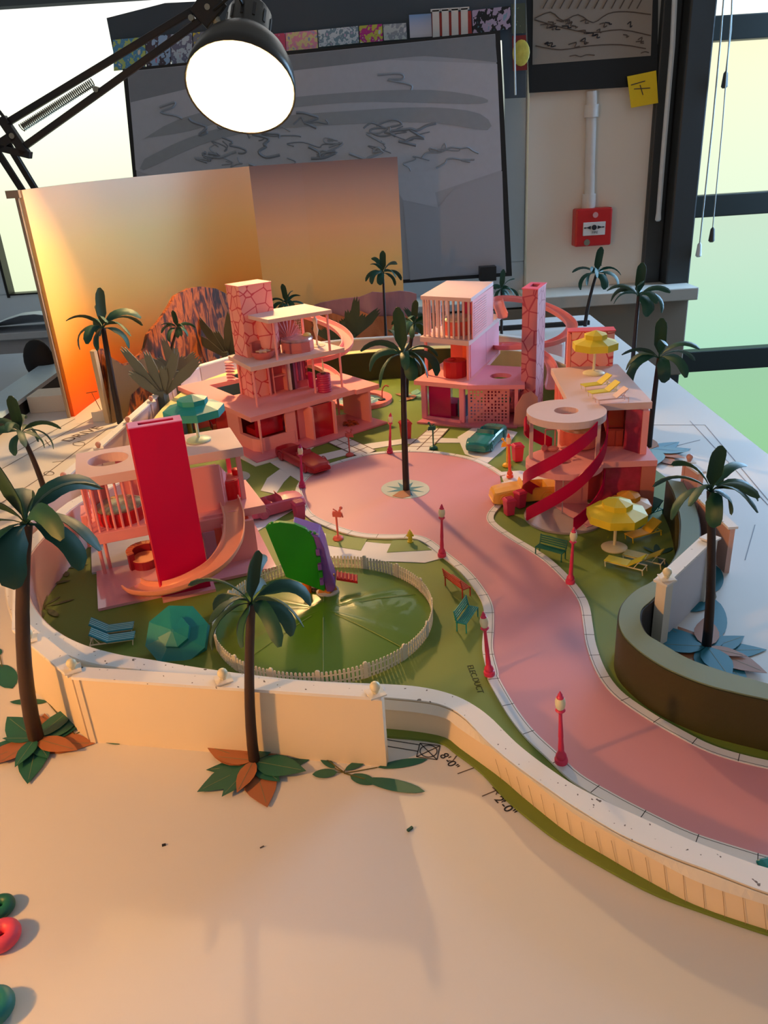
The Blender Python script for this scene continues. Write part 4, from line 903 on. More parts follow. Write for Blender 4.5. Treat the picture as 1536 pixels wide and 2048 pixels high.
for z in (.35, 1.0): MB().tube([(FR*1.0*math.cos(2*PI*i/80), FR*math.sin(2*PI*i/80), z) for i in range(81)], .07, 4, False).build('rail', FW, fence)

# ================================================================== GREEN PLAY HOUSE tipped on its side, on the mound
YB = 66.0
t = thing('toy_treehouse', 'bright green and purple toy treehouse standing tilted on the green mound', 'toy house', (0, YB, 0))
A = [W(x, y, YB) for x, y in ((533,1047),(540,1040),(560,1036),(590,1040),(612,1050),(628,1068),(634,1090),(632,1100),(648,1160),(650,1178),(648,1183),(572,1152))]
b = MB().slab([(a[0], a[2]) for a in A], -.25, .25); b.v = [(v[0], v[2]+(-.12)*(v[1]-4), v[1]) for v in b.v]; b.build('green_panel', mat('bright_green', (.04, .50, .04), .5, var=.02), t, bevel=.06)
GR = MATS['bright_green']
A = [W(x, y, YB+.8) for x, y in ((585,1042),(622,1054),(640,1060),(650,1085),(660,1130),(672,1165),(668,1176),(655,1180),(640,1130),(625,1070))]
b = MB().slab([(a[0], a[2]) for a in A], -.8, 2.0); b.v = [(v[0]+.0*v[2], v[2]+.6-.12*(v[1]-4), v[1]) for v in b.v]; b.build('purple_roof', mat('purple_plastic', (.46, .28, .62), .4), t, bevel=.15)
for k in range(9):
    w = W(628+((k*7) % 14), 1062+k*5, YB-.2); MB().ball((w[0], w[1]-YB-.2, w[2]), .17, 8, 6, (1, .4, 1)).build('white_dot', mat('lilac_white', (.82, .78, .88), .4), t)
for k in range(11):
    f = k/10; x = 545+f*85; y = 1038+14*f+8*f*f; w = W(x, y, YB-.2); MB().ball((w[0], -.12*(w[2]-4)-.1, w[2]-.1), .14, 8, 6).build('scallop', GR, t)
for k in range(5):
    w = W(636+k*2, 1100+k*15, YB-.2); MB().obox((w[0], w[1]-YB, w[2]), (1, 0, 0), .18, (0, 1, 0), .5, (0, 0, 1), .3).build('tab', GR if k % 2 else MATS['purple_plastic'], t)
w = W(655, 1203, YB)
ringp = []
for (z, r, k) in ((1.0, 1.05, 1), (1.6, .8, 1), (2.4, .62, 1), (3.2, .75, 1)):
    ringp.append([(w[0]+r*(1+.22*math.cos(5*a))*math.cos(a), .8+r*(1+.22*math.cos(5*a))*math.sin(a)*.8, z) for a in [2*PI*i/30 for i in range(30)]])
MB().loft(ringp).build('tree_trunk', mat('amber_trunk', (.72, .45, .10), .5, var=.1), t, smooth=True)
w2_ = W(668, 1206, YB); MB().lathe([(1.15, 1.0), (1.15, 1.35), (1.0, 1.45)], 24, (w2_[0]-.6, .9, 0)).build('stand', mat('pale_stand', (.75, .72, .68), .4), t, smooth=True)
w3 = W(610, 1165, YB); MB().lathe([(.5, 1.0), (.42, 2.0), (.5, 2.6)], 12, (w3[0], 1.2, 0)).build('side_post', mat('orange_post', (.85, .42, .12), .4), t, smooth=True); MB().ball((w3[0]+.9, 1.4, 1.3), .55, 10, 8, (1.3, 1, .6)).build('black_wheel', BLACK, t)
a, b_ = W(672, 1150, YB+1.5), W(716, 1160, YB+1.5)
lad = MB().obox(((a[0]+b_[0])/2, 1.5, (a[2]+b_[2])/2), (b_[0]-a[0], .3, b_[2]-a[2]), 1.1, (0, 1, .2), .5, (0, 0, 1), .12); lad.build('red_ramp', REDP, t)
for k in range(6):
    f = (k+.5)/6; MB().obox((a[0]+(b_[0]-a[0])*f, 1.5, a[2]+(b_[2]-a[2])*f+.16), (1, 0, 0), .06, (0, 1, .2), .5, (0, 0, 1), .08).build('ramp_cleat', REDP, t)

# ================================================================== STREET FURNITURE
def mailbox(px, label, m, rz=0.):
    c = G(*px); t = thing('mailbox', label, 'mailbox', (c[0], c[1], .3), rz)
    MB().lathe([(.62, 0), (.64, .12), (.55, .3), (.3, .45), (.12, .52)], 18).build('foot', m, t, smooth=True)
    MB().tube([(0, 0, .4), (0, 0, 3.3)], [.11, .13], 8).build('post', m, t)
    b = MB(); b.obox((.1, 0, 3.15), (1, 0, -.15), .5, (0, 1, 0), .22, (0, 0, 1), .22); b.tube([(-.4, 0, 3.42), (.6, 0, 3.27)], .22, 10); b.build('box', m, t, smooth=True)
    f = MB(); f.ball((.62, 0, 3.95), .2, 10, 8); f.tube([(.5, 0, 3.75), (.3, 0, 3.4)], [.13, .1], 8); f.tube([(.6, 0, 3.3), (.75, 0, 2.75)], [.14, .08], 8); f.tube([(.2, 0, 3.5), (-.3, 0, 3.9)], .07, 6); f.build('ornament', m, t, smooth=True)
    return t
mailbox((677, 1083), 'coral mailbox figure on a round foot beside the turning circle, nearest of the four', CORAL)
mailbox((700, 915), 'coral mailbox figure on the stepping path by the shell bed house', mat('coral_dark', (.80, .34, .32), .45), .4)
mailbox((867, 901), 'dark teal mailbox figure at the top of the turning circle', mat('dark_teal_plastic', (.03, .36, .30), .4), 2.6)
mailbox((1014, 936), 'yellow mailbox figure standing behind the yellow car', YELO, 2.9)
c = G(821, 1089); t = thing('fire_hydrant', 'small yellow fire hydrant on the green patch by the driveway', 'fire hydrant', (c[0], c[1], .3))
MB().lathe([(.34, 0), (.34, .15), (.24, .2), (.24, .95), (.3, 1.0), (.3, 1.1), (.24, 1.3), (.08, 1.45), (.08, 1.6)], 14).build('barrel', YEL, t, smooth=True)
b = MB(); b.tube([(-.42, 0, .85), (.42, 0, .85)], .13, 10); b.build('side_outlets', YEL, t, smooth=True)
b = MB(); b.tube([(0, -.42, .75), (0, 0, .75)], .13, 10); b.build('front_outlet', YEL, t, smooth=True)
def bin_(px, label, m, rz=0., s_=1.):
    c = G(*px); t = thing('waste_bin', label, 'waste bin', (c[0], c[1], .3), rz)
    MB().loft([[(-.62*s_*k, -.62*s_*k, z), (.62*s_*k, -.62*s_*k, z), (.62*s_*k, .62*s_*k, z), (-.62*s_*k, .62*s_*k, z)] for z, k in ((0, .82), (1.9*s_, 1.0))]).build('body', m, t, bevel=.06)
    MB().loft([[(-.7*s_*k, -.7*s_*k, z), (.7*s_*k, -.7*s_*k, z), (.7*s_*k, .7*s_*k, z), (-.7*s_*k, .7*s_*k, z)] for z, k in ((1.9*s_, 1), (2.05*s_, 1), (2.3*s_, .72))]).build('lid', m, t, bevel=.05)
    for y in (-.3, 0, .3): MB().box(-.5*s_, .5*s_, y*s_-.05, y*s_+.05, 2.3*s_, 2.36*s_).build('lid_rib', m, t)
    return t
bin_((600, 1042), 'pink waste bin beside the front wheel of the pink car', mat('rose_plastic', (.78, .25, .42), .45), .5, 1.05)
bin_((1018, 1033), 'pink-red waste bin near the yellow car, nearer of the two', CAND, .3, .95)
bin_((1040, 1018), 'pink-red waste bin against the crimson spiral band, farther of the two', CAND, .5, .95)
bin_((812, 880), 'red waste bin on the lawn left of the middle palm trunk', mat('dusk_red', (.70, .16, .20), .5), .3, 1.25)
bin_((1035, 925), 'crimson waste bin behind the orange-pink lamp post', CAND, .2, 1.1)
def bench(px, label, m, rz, s_=1.):
    c = G(*px); t = thing('bench', label, 'bench', (c[0], c[1], .24), rz); w = 1.6*s_
    for i in range(6): MB().box(-w, w, -.45+i*.17, -.45+i*.17+.11, .95, 1.03).build('seat_slat', m, t)
    for i in range(4): MB().obox((0, .62+i*.04, 1.25+i*.24), (1, 0, 0), w, (0, .1, 1), .08, (0, 1, -.1), .035).build('back_slat', m, t)
    for x in (-w+.08, w-.08):
        MB().bar((x, -.42, 0), (x, -.42, 1.0), .1, .1, (1, 0, 0)).build('leg', m, t); MB().bar((x, .5, 0), (x, .5, 1.0), .1, .1, (1, 0, 0)).build('leg', m, t)
        MB().bar((x, .5, 1.0), (x, .78, 2.1), .1, .1, (1, 0, 0)).build('back_post', m, t); MB().bar((x, -.45, .95), (x, .6, .95), .1, .08).build('seat_rail', m, t)
    return t
bench((916, 1185), 'red slatted bench with its back to the picket fence', mat('brick_red_plastic', (.70, .22, .18), .5), math.radians(118)+PI*0)
bench((936, 1252), 'teal slatted bench near the driveway, beside the pond', TEAL, math.radians(62)+PI*0)
bench((1100, 1118), 'teal slatted bench on the right lawn beside the driveway', mat('deep_teal_plastic', (.02, .38, .32), .45), math.radians(-40))
def lounger(loc, rz, label, m, fm, s_=1., group=None, stripes=None):
    t = thing('sun_lounger', label, 'sun lounger', loc, rz, group)
    MB().box(-1.9*s_, .5*s_, -.7*s_, .7*s_, .62*s_, .74*s_).build('seat', m, t, bevel=.03)
    MB().obox((1.25*s_, 0, 1.2*s_), (1.0, 0, .75), .95*s_, (0, 1, 0), .7*s_, (-.75, 0, 1), .06*s_).build('backrest', m, t)
    for y in (-.62, .62):
        MB().bar((-1.85*s_, y*s_, .6*s_), (2.2*s_, y*s_, .6*s_), .1*s_, .1*s_).build('side_rail', fm, t)
        MB().bar((-1.7*s_, y*s_, 0), (-1.8*s_, y*s_, .6*s_), .09*s_, .09*s_, (1, 0, 0)).build('leg', fm, t); MB().bar((2.2*s_, y*s_, 0), (2.1*s_, y*s_, .6*s_), .09*s_, .09*s_, (1, 0, 0)).build('leg', fm, t)
        MB().bar((1.2*s_, y*s_, .6*s_), (1.75*s_, y*s_, 1.5*s_), .07*s_, .07*s_, (1, 0, 0)).build('prop', fm, t)
    MB().bar((2.15*s_, -.62*s_, .6*s_), (2.15*s_, .62*s_, .6*s_), .08*s_, .08*s_).build('cross_rail', fm, t)
    if stripes:
        for y in (-.45, -.15, .15, .45):
            MB().box(-1.88*s_, .5*s_, (y-.05)*s_, (y+.05)*s_, .745*s_, .765*s_).build('stripe', stripes, t); MB().obox((1.22*s_, y*s_, 1.27*s_), (1.0, 0, .75), .95*s_, (0, 1, 0), .05*s_, (-.75, 0, 1), .02*s_).build('stripe', stripes, t)
    return t
c = G(1283, 1079); lounger((c[0], c[1], .24), math.radians(22), 'amber sun lounger on the right lawn, closest to the olive wall', YELO, YEL)
c = G(1247, 1140); lounger((c[0], c[1], .24), math.radians(-38), 'yellow sun lounger on the right lawn, nearest the driveway', YEL, CREAM, 1.)
c = G(1283, 1128); lounger((c[0], c[1], .24), math.radians(-38), 'khaki and yellow sun lounger beside the nearest yellow one', mat('khaki_plastic', (.70, .62, .22), .5), CREAM, 1.)
c = G(1290, 1037); lounger((c[0], c[1], .24), math.radians(28), 'green-shaded sun lounger hidden behind the yellow ground parasol', mat('dark_cyan_plastic', (.08, .40, .36), .5), TEAL, 1.)
c = G(722, 758); lounger((c[0], c[1], .24), math.radians(115), 'yellow lounger behind the pink slide, right one of the far pair', YEL, YEL, .95)
c = G(702, 760); lounger((c[0], c[1], .24), math.radians(110), 'yellow lounger behind the pink slide, left one of the far pair', YEL, YEL, .95)
STR = mat('pale_stripe', (.62, .82, .80), .5)
c = G(232, 1292); lounger((c[0], c[1], .24), math.radians(188), 'teal striped lounger on the near lawn, nearest the front wall', TEALB, CREAM, .98, None, STR)
c = G(228, 1273); lounger((c[0]+.1, c[1]+.1, .24), math.radians(188), 'teal striped lounger on the near lawn, farther from the front wall', TEALB, CREAM, .98, None, STR)
def parasol(loc, R, H_, label, m, pm=CREAM, n=8, a0=.3, base=True, cup=True):
    t = thing('parasol', label, 'parasol', loc)
    MB().lathe([(R, H_-.85), (R, H_), (R*.5, H_+.5)], n, (0, 0, 0), a0).build('canopy', m, t)
    MB().lathe([(R*.5, H_+.4), (R*.5, H_+1.05), (R*.05, H_+1.5)], n, (0, 0, 0), a0).build('canopy_crown', m, t)
    MB().tube([(0, 0, .1), (0, 0, H_+.4)], .17, 10).build('pole', pm, t)
    if base: MB().lathe([(1.35, 0), (1.4, .15), (1.2, .28), (.2, .42)], 28).build('base', pm, t, smooth=True)
    return t
c = G(1228, 1100); parasol((c[0], c[1], .24), 3.2, 4.4, 'yellow octagonal parasol on the right lawn with a white pole', YEL)
c = G(1252, 1056); parasol((c[0], c[1], .24), 2.6, 2.9, 'orange-yellow parasol partly hidden behind the one on the right lawn', mat('orange_yellow', (.90, .60, .15), .5))
c = G(350, 1266, 2.2); q_ = parasol((c[0], c[1]+1.7, .3), 2.95, 2.0, 'teal octagonal parasol tipped over on the near lawn, its top facing the viewer', mat('parasol_teal', (.05, .50, .50), .5), base=False); q_.rotation_euler = (math.radians(42), 0, 0)
c = G(705, 715, 3.5); parasol((c[0], c[1], .24), 3.0, 3.0, 'yellow parasol half hidden behind the pink spiral slide', YEL)
c = G(366, 832, 4.5); t = thing('round_table', 'pale yellow round table behind the teal roof parasol', 'table', (c[0]+.6, c[1]+.5, .24))
MB().lathe([(3.4, 3.9), (3.4, 4.15)], 32).build('tabletop', mat('pale_yellow', (.85, .80, .50), .5), t, smooth=True); MB().tube([(0, 0, 0), (0, 0, 3.9)], .4, 10).build('pedestal', MATS['khaki_plastic'], t)

# ================================================================== CARS
def car(front, rear, label, m, seat_m, wdt=2.3, hgt=1.55, z=.36, wheel=None, seats=True):
    f, r = G(*front) if len(front) == 2 else front, G(*rear) if len(rear) == 2 else rear
    L = math.dist(f, r); ang = math.atan2(f[1]-r[1], f[0]-r[0]); cx, cy = (f[0]+r[0])/2, (f[1]+r[1])/2
    t = thing('toy_car', label, 'toy car', (cx, cy, z), ang); h = L/2; hw = wdt/2
    NX, NY = 36, 15; top = []; 
    def prof(u):           # u -1 rear .. 1 front : (half width, top height)
        w = hw*(1-.22*max(0, (abs(u)-.82)/.18)**1.6)
        zt = hgt*(.80-.16*max(0, (u-.1)/.9)**2-.06*max(0, (-u-.5)/.5))
        return w, zt
    for i in range(NX+1):
        u = -1+2*i/NX; w, zt = prof(u); row = []
        for j in range(NY+1):
            v = -1+2*j/NY; zz = zt+.10*(1-v*v)-(.16 if abs(v) > .93 else 0)
            if u > .3: zz += -.10*math.exp(-((abs(v)-.45)/.16)**2)*0+.07*math.exp(-(v/.35)**2)
            if -.58 < u < .16 and abs(v) < .74: zz = zt*.45
            if abs(u+.22) < .045 and abs(v) < .74 and seats: zz = zt*.92
            if u > .96 or u < -.96: zz -= .22
            row.append((u*h, v*w, zz))
        top.append(row)
    b = MB(); b.sheet(top, 0)
    rim = [(0, j) for j in range(NY+1)]+[(i, NY) for i in range(1, NX+1)]+[(NX, j) for j in range(NY-1, -1, -1)]+[(i, 0) for i in range(NX-1, 0, -1)]
    vs = []; 
    for (i, j) in rim:
        x, y, zz = top[i][j]; vs += [(x, y, zz), (x*1.015, y*1.05, zz*.62), (x*1.0, y*1.03, .38), (x*.96, y*.9, .22)]
    n = len(rim); fs = []
    for k in range(n):
        for q in range(3): a = k*4+q; c_ = ((k+1) % n)*4+q; fs.append((a, c_, c_+1, a+1))
    fs.append(tuple(k*4+3 for k in range(n)))
    b.add(vs, fs); b.build('body', m, t, smooth=35)
    for sx in (-.60, .62):
        for sy in (-1, 1):
            wv = MB().lathe([(.66, -.16), (.70, -.1), (.70, .1), (.66, .16)], 20); wv.v = [(v[0]+sx*h, sy*(hw*1.0)+v[2], v[1]+.70) for v in wv.v]; w_ = wv.build('wheel', m, t, smooth=True)
            hb = MB().lathe([(.40, 0), (.36, .08), (.1, .1)], 16); hb.v = [(v[0]+sx*h, sy*(hw*1.0+.16+v[2]), v[1]+.70) for v in hb.v]; hb.build('hubcap', wheel or m, w_, smooth=True)
            ar = MB().tube([(sx*h+.86*math.cos(a), sy*hw*1.03, .70+.86*math.sin(a)) for a in [PI*k/10 for k in range(11)]], .07, 6); ar.build('wheel_arch', m, t)
    MB().loft([[(x*h, -hw*.72, zz), (x*h+.07, -hw*.72, zz), (x*h+.07, hw*.72, zz), (x*h, hw*.72, zz)] for x, zz in ((.17, hgt*.72), (.10, hgt*1.08))]).build('windscreen', m, t)
    MB().box(h*.98, h*1.03, -hw*.8, hw*.8, .45, .62).build('front_bumper', m, t, bevel=.04); MB().box(-h*1.03, -h*.98, -hw*.8, hw*.8, .45, .62).build('rear_bumper', m, t, bevel=.04)
    for sy in (-1, 1):
        hl = MB().ball((h*.965, sy*hw*.68, .95), .2, 10, 6, (.5, 1, 1)); hl.build('headlight', m, t, smooth=True)
    for sy in (-.4, .4): MB().box(-h*.20, -h*.05, (sy-.3)*hw, (sy+.3)*hw, hgt*.36, hgt*.52).build('seat', seat_m, t, bevel=.08)
    return t
TC = mat('teal_car_plastic', (.05, .47, .48), .25, coat=.3)
car((952, 912), (994, 872), 'teal open-top toy car parked in front of the baluster house', TC, TC, 3.6, 2.2)
CR = mat('crimson_car_plastic', (.70, .03, .12), .35, coat=.2)
car((646, 952), (568, 912), 'crimson toy car parked by the corner of the shell bed house', CR, CR, 3.3, 2.0)
PC = mat('pink_car_plastic', (.80, .40, .50), .4)
car((604, 1012), (500, 1042), 'pink open-top toy car beside the slide house', PC, PC, 2.9, 2.2)
YC = mat('yellow_car_plastic', (.93, .68, .25), .35, coat=.2)
car((983, 1010), (1114, 998), 'yellow open-top toy car in front of the spiral staircase house', YC, YC, 3.0, 2.5)
w = G(1540, 1733, 0.4); t = thing('toy_car', 'teal toy just entering at the right edge on the driveway kerb', 'toy car', (w[0]+.35, w[1], .42), .2)
MB().loft([[(-1.0*k, -.5*k, z), (1.0*k, -.5*k, z), (1.0*k, .5*k, z), (-1.0*k, .5*k, z)] for z, k in ((0, 1), (.25, 1.05), (.4, .8))]).build('body', TC, t, bevel=.08)
for k in range(4): MB().ball((-.7+k*.42, -.5, .3), .07, 8, 6).build('stud', CARD, t)

# ================================================================== BITS on the near table
RG = [((-2, 1808), .85, mat('green_ring_plastic', (.02, .36, .30), .5), 'dark green ring at the left edge, topmost of the three rings'), ((1, 1868), 1.08, mat('pink_ring_plastic', (.88, .28, .38), .5), 'pink ring at the left edge of the near table'), ((-18, 2012), 1.15, mat('teal_ring_plastic', (.0, .42, .42), .5), 'teal ring at the lower left corner of the picture')]
for px, r, m, l in RG:
    c = G(*px, .6); tt = []
    for i in range(33):
        a = 2*PI*i/32; tt.append((r*.6*math.cos(a), r*.6*math.sin(a), 0))
    tag(MB().torus(r*.6, r*.42).build('swim_ring', m, loc=(c[0], c[1], r*.42), smooth=True), l, 'swim ring')
c = G(820, 1660); tag(MB().obox((0, 0, .1), (1, .8, 0), .22, (-.8, 1, 0), .08, (0, 0, 1), .07).build('offcut', FROND, loc=(c[0], c[1], 0)), 'tiny green offcut lying on the near white table', 'offcut')
c = G(520, 1697); tag(MB().bar((0, 0, .05), (.25, .12, .08), .06, .05).build('offcut', PENCIL, loc=(c[0], c[1], 0)), 'tiny grey scrap on the near table, between the other two specks', 'offcut')
c = G(328, 1691); tag(MB().obox((0, 0, .05), (1, .3, 0), .12, (-.3, 1, 0), .07, (0, 0, 1), .05).build('offcut', BLACK, loc=(c[0], c[1], 0)), 'tiny dark scrap farthest left on the near table', 'offcut')
# pencil notes and drawn lines
def note(body, px, size, deg, label, z=.03, m=INK):
    c = G(*px); return text_obj('pencil_note', body, size, (c[0], c[1], z), math.radians(deg), m, label, 'note')
note("8'-0\"", (898, 1523), .95, -62, "pencil note 8'-0\" on the table by the front wall end")
note("2'-0\"", (1010, 1612), .95, -62, "pencil note 2'-0\" on the table by the curved wall")
note('ELEC.DUCT', (950, 1362), .75, -84, 'pencilled letters ELEC.DUCT on the lawn beside the driveway', .24, mat('lawn_pencil', (.20, .24, .10), .8))
note('DRIVE', (166, 868), 3.0, 62, 'large pencilled word on the white table left of the houses', .03, PENCIL)
def drawn(name, lines, label, z=.03, m=PENCIL, r=.05):
    t = thing(name, label, 'drawn line')
    for l in lines:
        p = [G(*q) for q in l]
        for a, b in zip(p, p[1:]): MB().bar((a[0], a[1], z), (b[0], b[1], z), r*2, .02).build('pencil_line', m, t)
    return t
drawn('drawn_plan', [[(769, 1479), (838, 1490)], [(769, 1492), (836, 1503)], [(840, 1487), (880, 1492), (874, 1520), (833, 1514), (840, 1487)], [(840, 1487), (874, 1520)], [(880, 1492), (833, 1514)]], 'small drawn square and lines at the end of the front wall panel', .24 if False else .03, INK, .03)
drawn('drawn_circle', [[(857+17*math.cos(a), 1503+12*math.sin(a)) for a in [2*PI*i/20 for i in range(21)]]], 'drawn circle inside the small square on the table', .04, INK, .03)
drawn('drawn_arrow', [[(913, 1512), (905, 1523), (897, 1522)], [(915, 1548), (948, 1536)], [(964, 1593), (1000, 1578)], [(985, 1575), (998, 1588)], [(998, 1574), (992, 1590)], [(1003, 1605), (1012, 1598)]], 'drawn dimension ticks along the edge of the curved lawn', .03, PENCIL, .03)
drawn('drawn_grid', [[(0, 940), (120, 872), (196, 830)], [(0, 1008), (90, 950), (170, 890), (215, 858)], [(30, 905), (150, 838)], [(105, 925), (128, 922)], [(90, 880), (100, 892)], [(150, 885), (172, 880)]], 'drawn plan lines on the white table left of the houses', .03, PENCIL, .06)
drawn('drawn_circle', [[(158+12*math.cos(a), 888+4*math.sin(a)) for a in [2*PI*i/20 for i in range(21)]]], 'drawn circle on the white table above the pavilion roof', .03, PENCIL, .06)
drawn('drawn_circle', [[(98+10*math.cos(a), 947+4*math.sin(a)) for a in [2*PI*i/20 for i in range(21)]]], 'drawn circle on the white table behind the largest palm', .03, PENCIL, .06)
drawn('drawn_grid', [[(1290, 850), (1410, 850), (1536, 1000)], [(1380, 842), (1536, 1010)], [(1320, 900), (1400, 880)], [(1490, 1120), (1510, 1050)]], 'faint drawn plan lines on the bluish board at the right', .03, mat('faint_pencil', (.62, .64, .68), .8), .05)
# little T stand on a block, left
c = G(205, 838); t = thing('sign_stand', 'thin T-shaped stand on a white block in front of the sunset board', 'stand', (c[0], c[1], 0))
MB().box(-1.3, 1.3, -1.4, 1.4, 0, 1.8).build('block', CARD, t, bevel=.05); MB().tube([(0, 0, 1.8), (-.9, 0, 5.0)], .06, 6).build('rod', mat('rust_wire', (.45, .28, .15), .5), t); MB().bar((-1.9, 0, 5.0), (0.1, 0, 5.2), .12, .12).build('crossbar', MATS['rust_wire'], t)
# ================================================================== HOUSES
def house(name_label, A, ang):
    o = G(*A) if A[0] > 100 else A
    return thing('toy_house', name_label, 'toy house', (o[0], o[1], .24), ang), o, ang
def rotp(o, ang, u, t): c, s = math.cos(ang), math.sin(ang); return (o[0]+u*c-t*s, o[1]+u*s+t*c)
def sb(h, name, poly, z0, z1, m, holes=(), bevel=0): return MB().slab(poly, z0, z1, holes).build(name, m, h, bevel=bevel)
def rect(x0, x1, y0, y1): return [(x0, y0), (x1, y0), (x1, y1), (x0, y1)]
def post(h, u, t, z0, z1, m, r=.22, sq=True, name='post'):
    return (MB().box(u-r, u+r, t-r, t+r, z0, z1) if sq else MB().tube([(u, t, z0), (u, t, z1)], r, 10)).build(name, m, h)
def trough(h, path, w, m, name='slide', rail=.55, th=.14, upper=None):
    """U-shaped chute along 3D path"""
    path = smooth_line(path, 6); g = []
    for i, p in enumerate(path):
        a = path[max(0, i-1)]; b = path[min(len(path)-1, i+1)]; dx, dy = b[0]-a[0], b[1]-a[1]; L = math.hypot(dx, dy) or 1; nx, ny = -dy/L, dx/L
        row = []
        for v, z in ((-1, rail), (-.96, rail*.45), (-.82, .08), (-.4, 0), (0, -.03), (.4, 0), (.82, .08), (.96, rail*.45), (1, rail)):
            row.append((p[0]+nx*v*w, p[1]+ny*v*w, p[2]+z))
        g.append(row)
    return MB().sheet(g, -th).build(name, m, h, smooth=50)
# ---------------------------------------------------------------- H1 slide house, front left
a1 = math.radians(18.44)
h1, o1, _ = house('pink slide house with a tall crimson slab tower and a baluster pavilion, front left', (328, 1203), a1)
L1_ = lambda u, t: rotp(o1, a1, u, t)
sb(h1, 'base_plate', rect(-6.4, -.1, .5, 9.2), 0, .3, GLOSSP)
sb(h1, 'base_plate', rect(-6.9, 5, 9.2, 17), -.05, .22, mat('pale_acrylic', (.72, .74, .76), .15))
sb(h1, 'base_plate', [(-.1, -.75), (5.3, -.75), (5.3, 1.2), (12.2, 1.2), (12.2, 15), (-.1, 15)], 0, .32, GLOSSP)
tw = MB().slab(rect(0, 4.9, 0, 1.9), 0, 18.4, [rect(.9, 4.2, .55, 1.35)])
tw = tw.build('tower', MAG, h1); 
sb(h1, 'tower_rim', rect(-.03, 4.93, -.03, 1.93), 18.4, 18.5, MAGTOP, [rect(.9, 4.2, .55, 1.35)]); sb(h1, 'tower_side_strip', rect(-.16, 0, .0, 1.9), .3, 18.4, mat('coral_red_edge', (.90, .20, .25), .5))
sb(h1, 'pavilion_floor', rect(-6.2, .1, 6.8, 16), 4.4, 5.6, PINK, bevel=.05)
sb(h1, 'pavilion_roof', rect(-6.1, .15, 6.9, 15.6), 10.9, 12.0, PALEP, [circ(-2.75, 11.9, 2.15, 36)], .04)
for i in range(8): post(h1, -5.75+i*.80, 7.35, 5.6, 10.9, PINK, .14, False, 'baluster')
for i in range(5): post(h1, -5.85, 8.6+i*1.5, 5.6, 10.9, PINK, .14, False, 'baluster')
for u, t in ((-5.5, 8.2), (-4.9, 9.3)): post(h1, u, t, .3, 4.4, PINK, .2, False, 'leg')
sb(h1, 'hanging_panel', rect(-6.95, -6.3, 12.5, 16), 1.8, 5.7, PINK, bevel=.1)
sb(h1, 'pavilion_back_wall', rect(-2.2, .1, 15.2, 15.6), 5.6, 10.9, PINK)
sb(h1, 'terrace_floor', [(4.9, 5.7), (12.6, 5.7), (12.0, 14.4), (4.9, 14.4)], 4.9, 5.8, PINK, bevel=.04)
sb(h1, 'terrace_roof', [(.15, 8.4), (11.4, 8.3), (11.3, 16.2), (.15, 16.2)], 10.95, 12.0, PALEP, bevel=.04)
sb(h1, 'upper_wall', rect(4.9, 8.1, 7.0, 7.4), 5.8, 10.95, PINK)
MB().add([(8.1, 7.2, 5.8), (10.3, 14, 5.8), (8.1, 7.2, 10.9), (8.4, 7.2, 5.8), (10.6, 14, 5.8), (8.4, 7.2, 10.9)], [(0, 1, 2), (3, 5, 4), (0, 3, 4, 1), (1, 4, 5, 2), (2, 5, 3, 0)]).build('side_screen', PINK, h1)
post(h1, 10.75, 8.7, 5.8, 10.95, PINK, .25); post(h1, 10.3, 14.5, 5.8, 10.95, mat('hot_pink', (.93, .35, .45), .4), .25)
sb(h1, 'lower_wall', rect(7.4, 10.9, 4.4, 4.9), .3, 4.9, PINK); sb(h1, 'lower_side_wall', rect(10.5, 10.9, 4.9, 13.6), .3, 4.9, PINK)
sb(h1, 'back_wall', rect(-.1, 10.5, 13.6, 14), .3, 4.9, PINK); sb(h1, 'terrace_beam', rect(4.9, 8.6, 5.2, 5.7), 4.2, 5.5, PINK)
d = sb(h1, 'glass_door', rect(5.1, 5.3, 4.6, 6.0), .3, 4.2, GLASSC); sb(h1, 'door_leaf', rect(5.3, 6.6, 4.8, 4.95), .3, 4.3, mat('lilac_acrylic', (.75, .55, .68), .15)); sb(h1, 'red_panel', rect(6.6, 7.4, 5.0, 5.2), .3, 4.4, CORAL)
trough(h1, [(9.0, 8.2, 5.85), (8.95, 6.2, 5.75), (8.8, 4.0, 5.0), (7.8, .8, 4.0), (5.7, -1.4, 3.0), (2.8, -2.0, 2.2), (.1, -1.2, 1.5), (-2.0, 1.0, .9), (-2.8, 2.8, .65)], 1.15, mat('peach_slide', (.93, .62, .52), .35), rail=.75)
sb(h1, 'slide_foot', rect(-2.6, -1.2, 1.6, 2.8), .3, .85, PINK)
p = L1_(-2.6, 10.2); t = thing('toy_bed', 'crimson round bed with a sparkling quilt inside the baluster pavilion', 'toy bed', (p[0], p[1], 5.84))
MB().lathe([(2.6, 0), (2.75, .8), (2.65, 1.5)], 30).build('base', REDP, t, smooth=True); MB().lathe([(2.5, 1.45), (2.55, 1.7), (1.9, 2.0), (.3, 2.05)], 30).build('quilt', QUILT, t, smooth=True)
MB().slab([(2.75*math.cos(a), 2.75*math.sin(a)) for a in [PI*.75+PI*.5*i/10 for i in range(11)]]+[(2.5*math.cos(a), 2.5*math.sin(a)) for a in [PI*1.25-PI*.5*i/10 for i in range(11)]], 0, 4.0).build('headboard', CORAL, t)
p = L1_(9.5, 10.3); t = thing('hot_tub', 'round red barrel tub on the terrace of the slide house', 'tub', (p[0], p[1], 6.04))
MB().lathe([(1.45, 0), (1.5, 1.2), (1.5, 2.15), (1.45, 2.2)], 30).build('barrel', mat('bright_red_plastic', (.86, .05, .10), .35), t, smooth=True); MB().lathe([(1.3, 2.2), (1.3, 2.28), (.1, 2.3)], 30).build('water_top', CORAL, t)
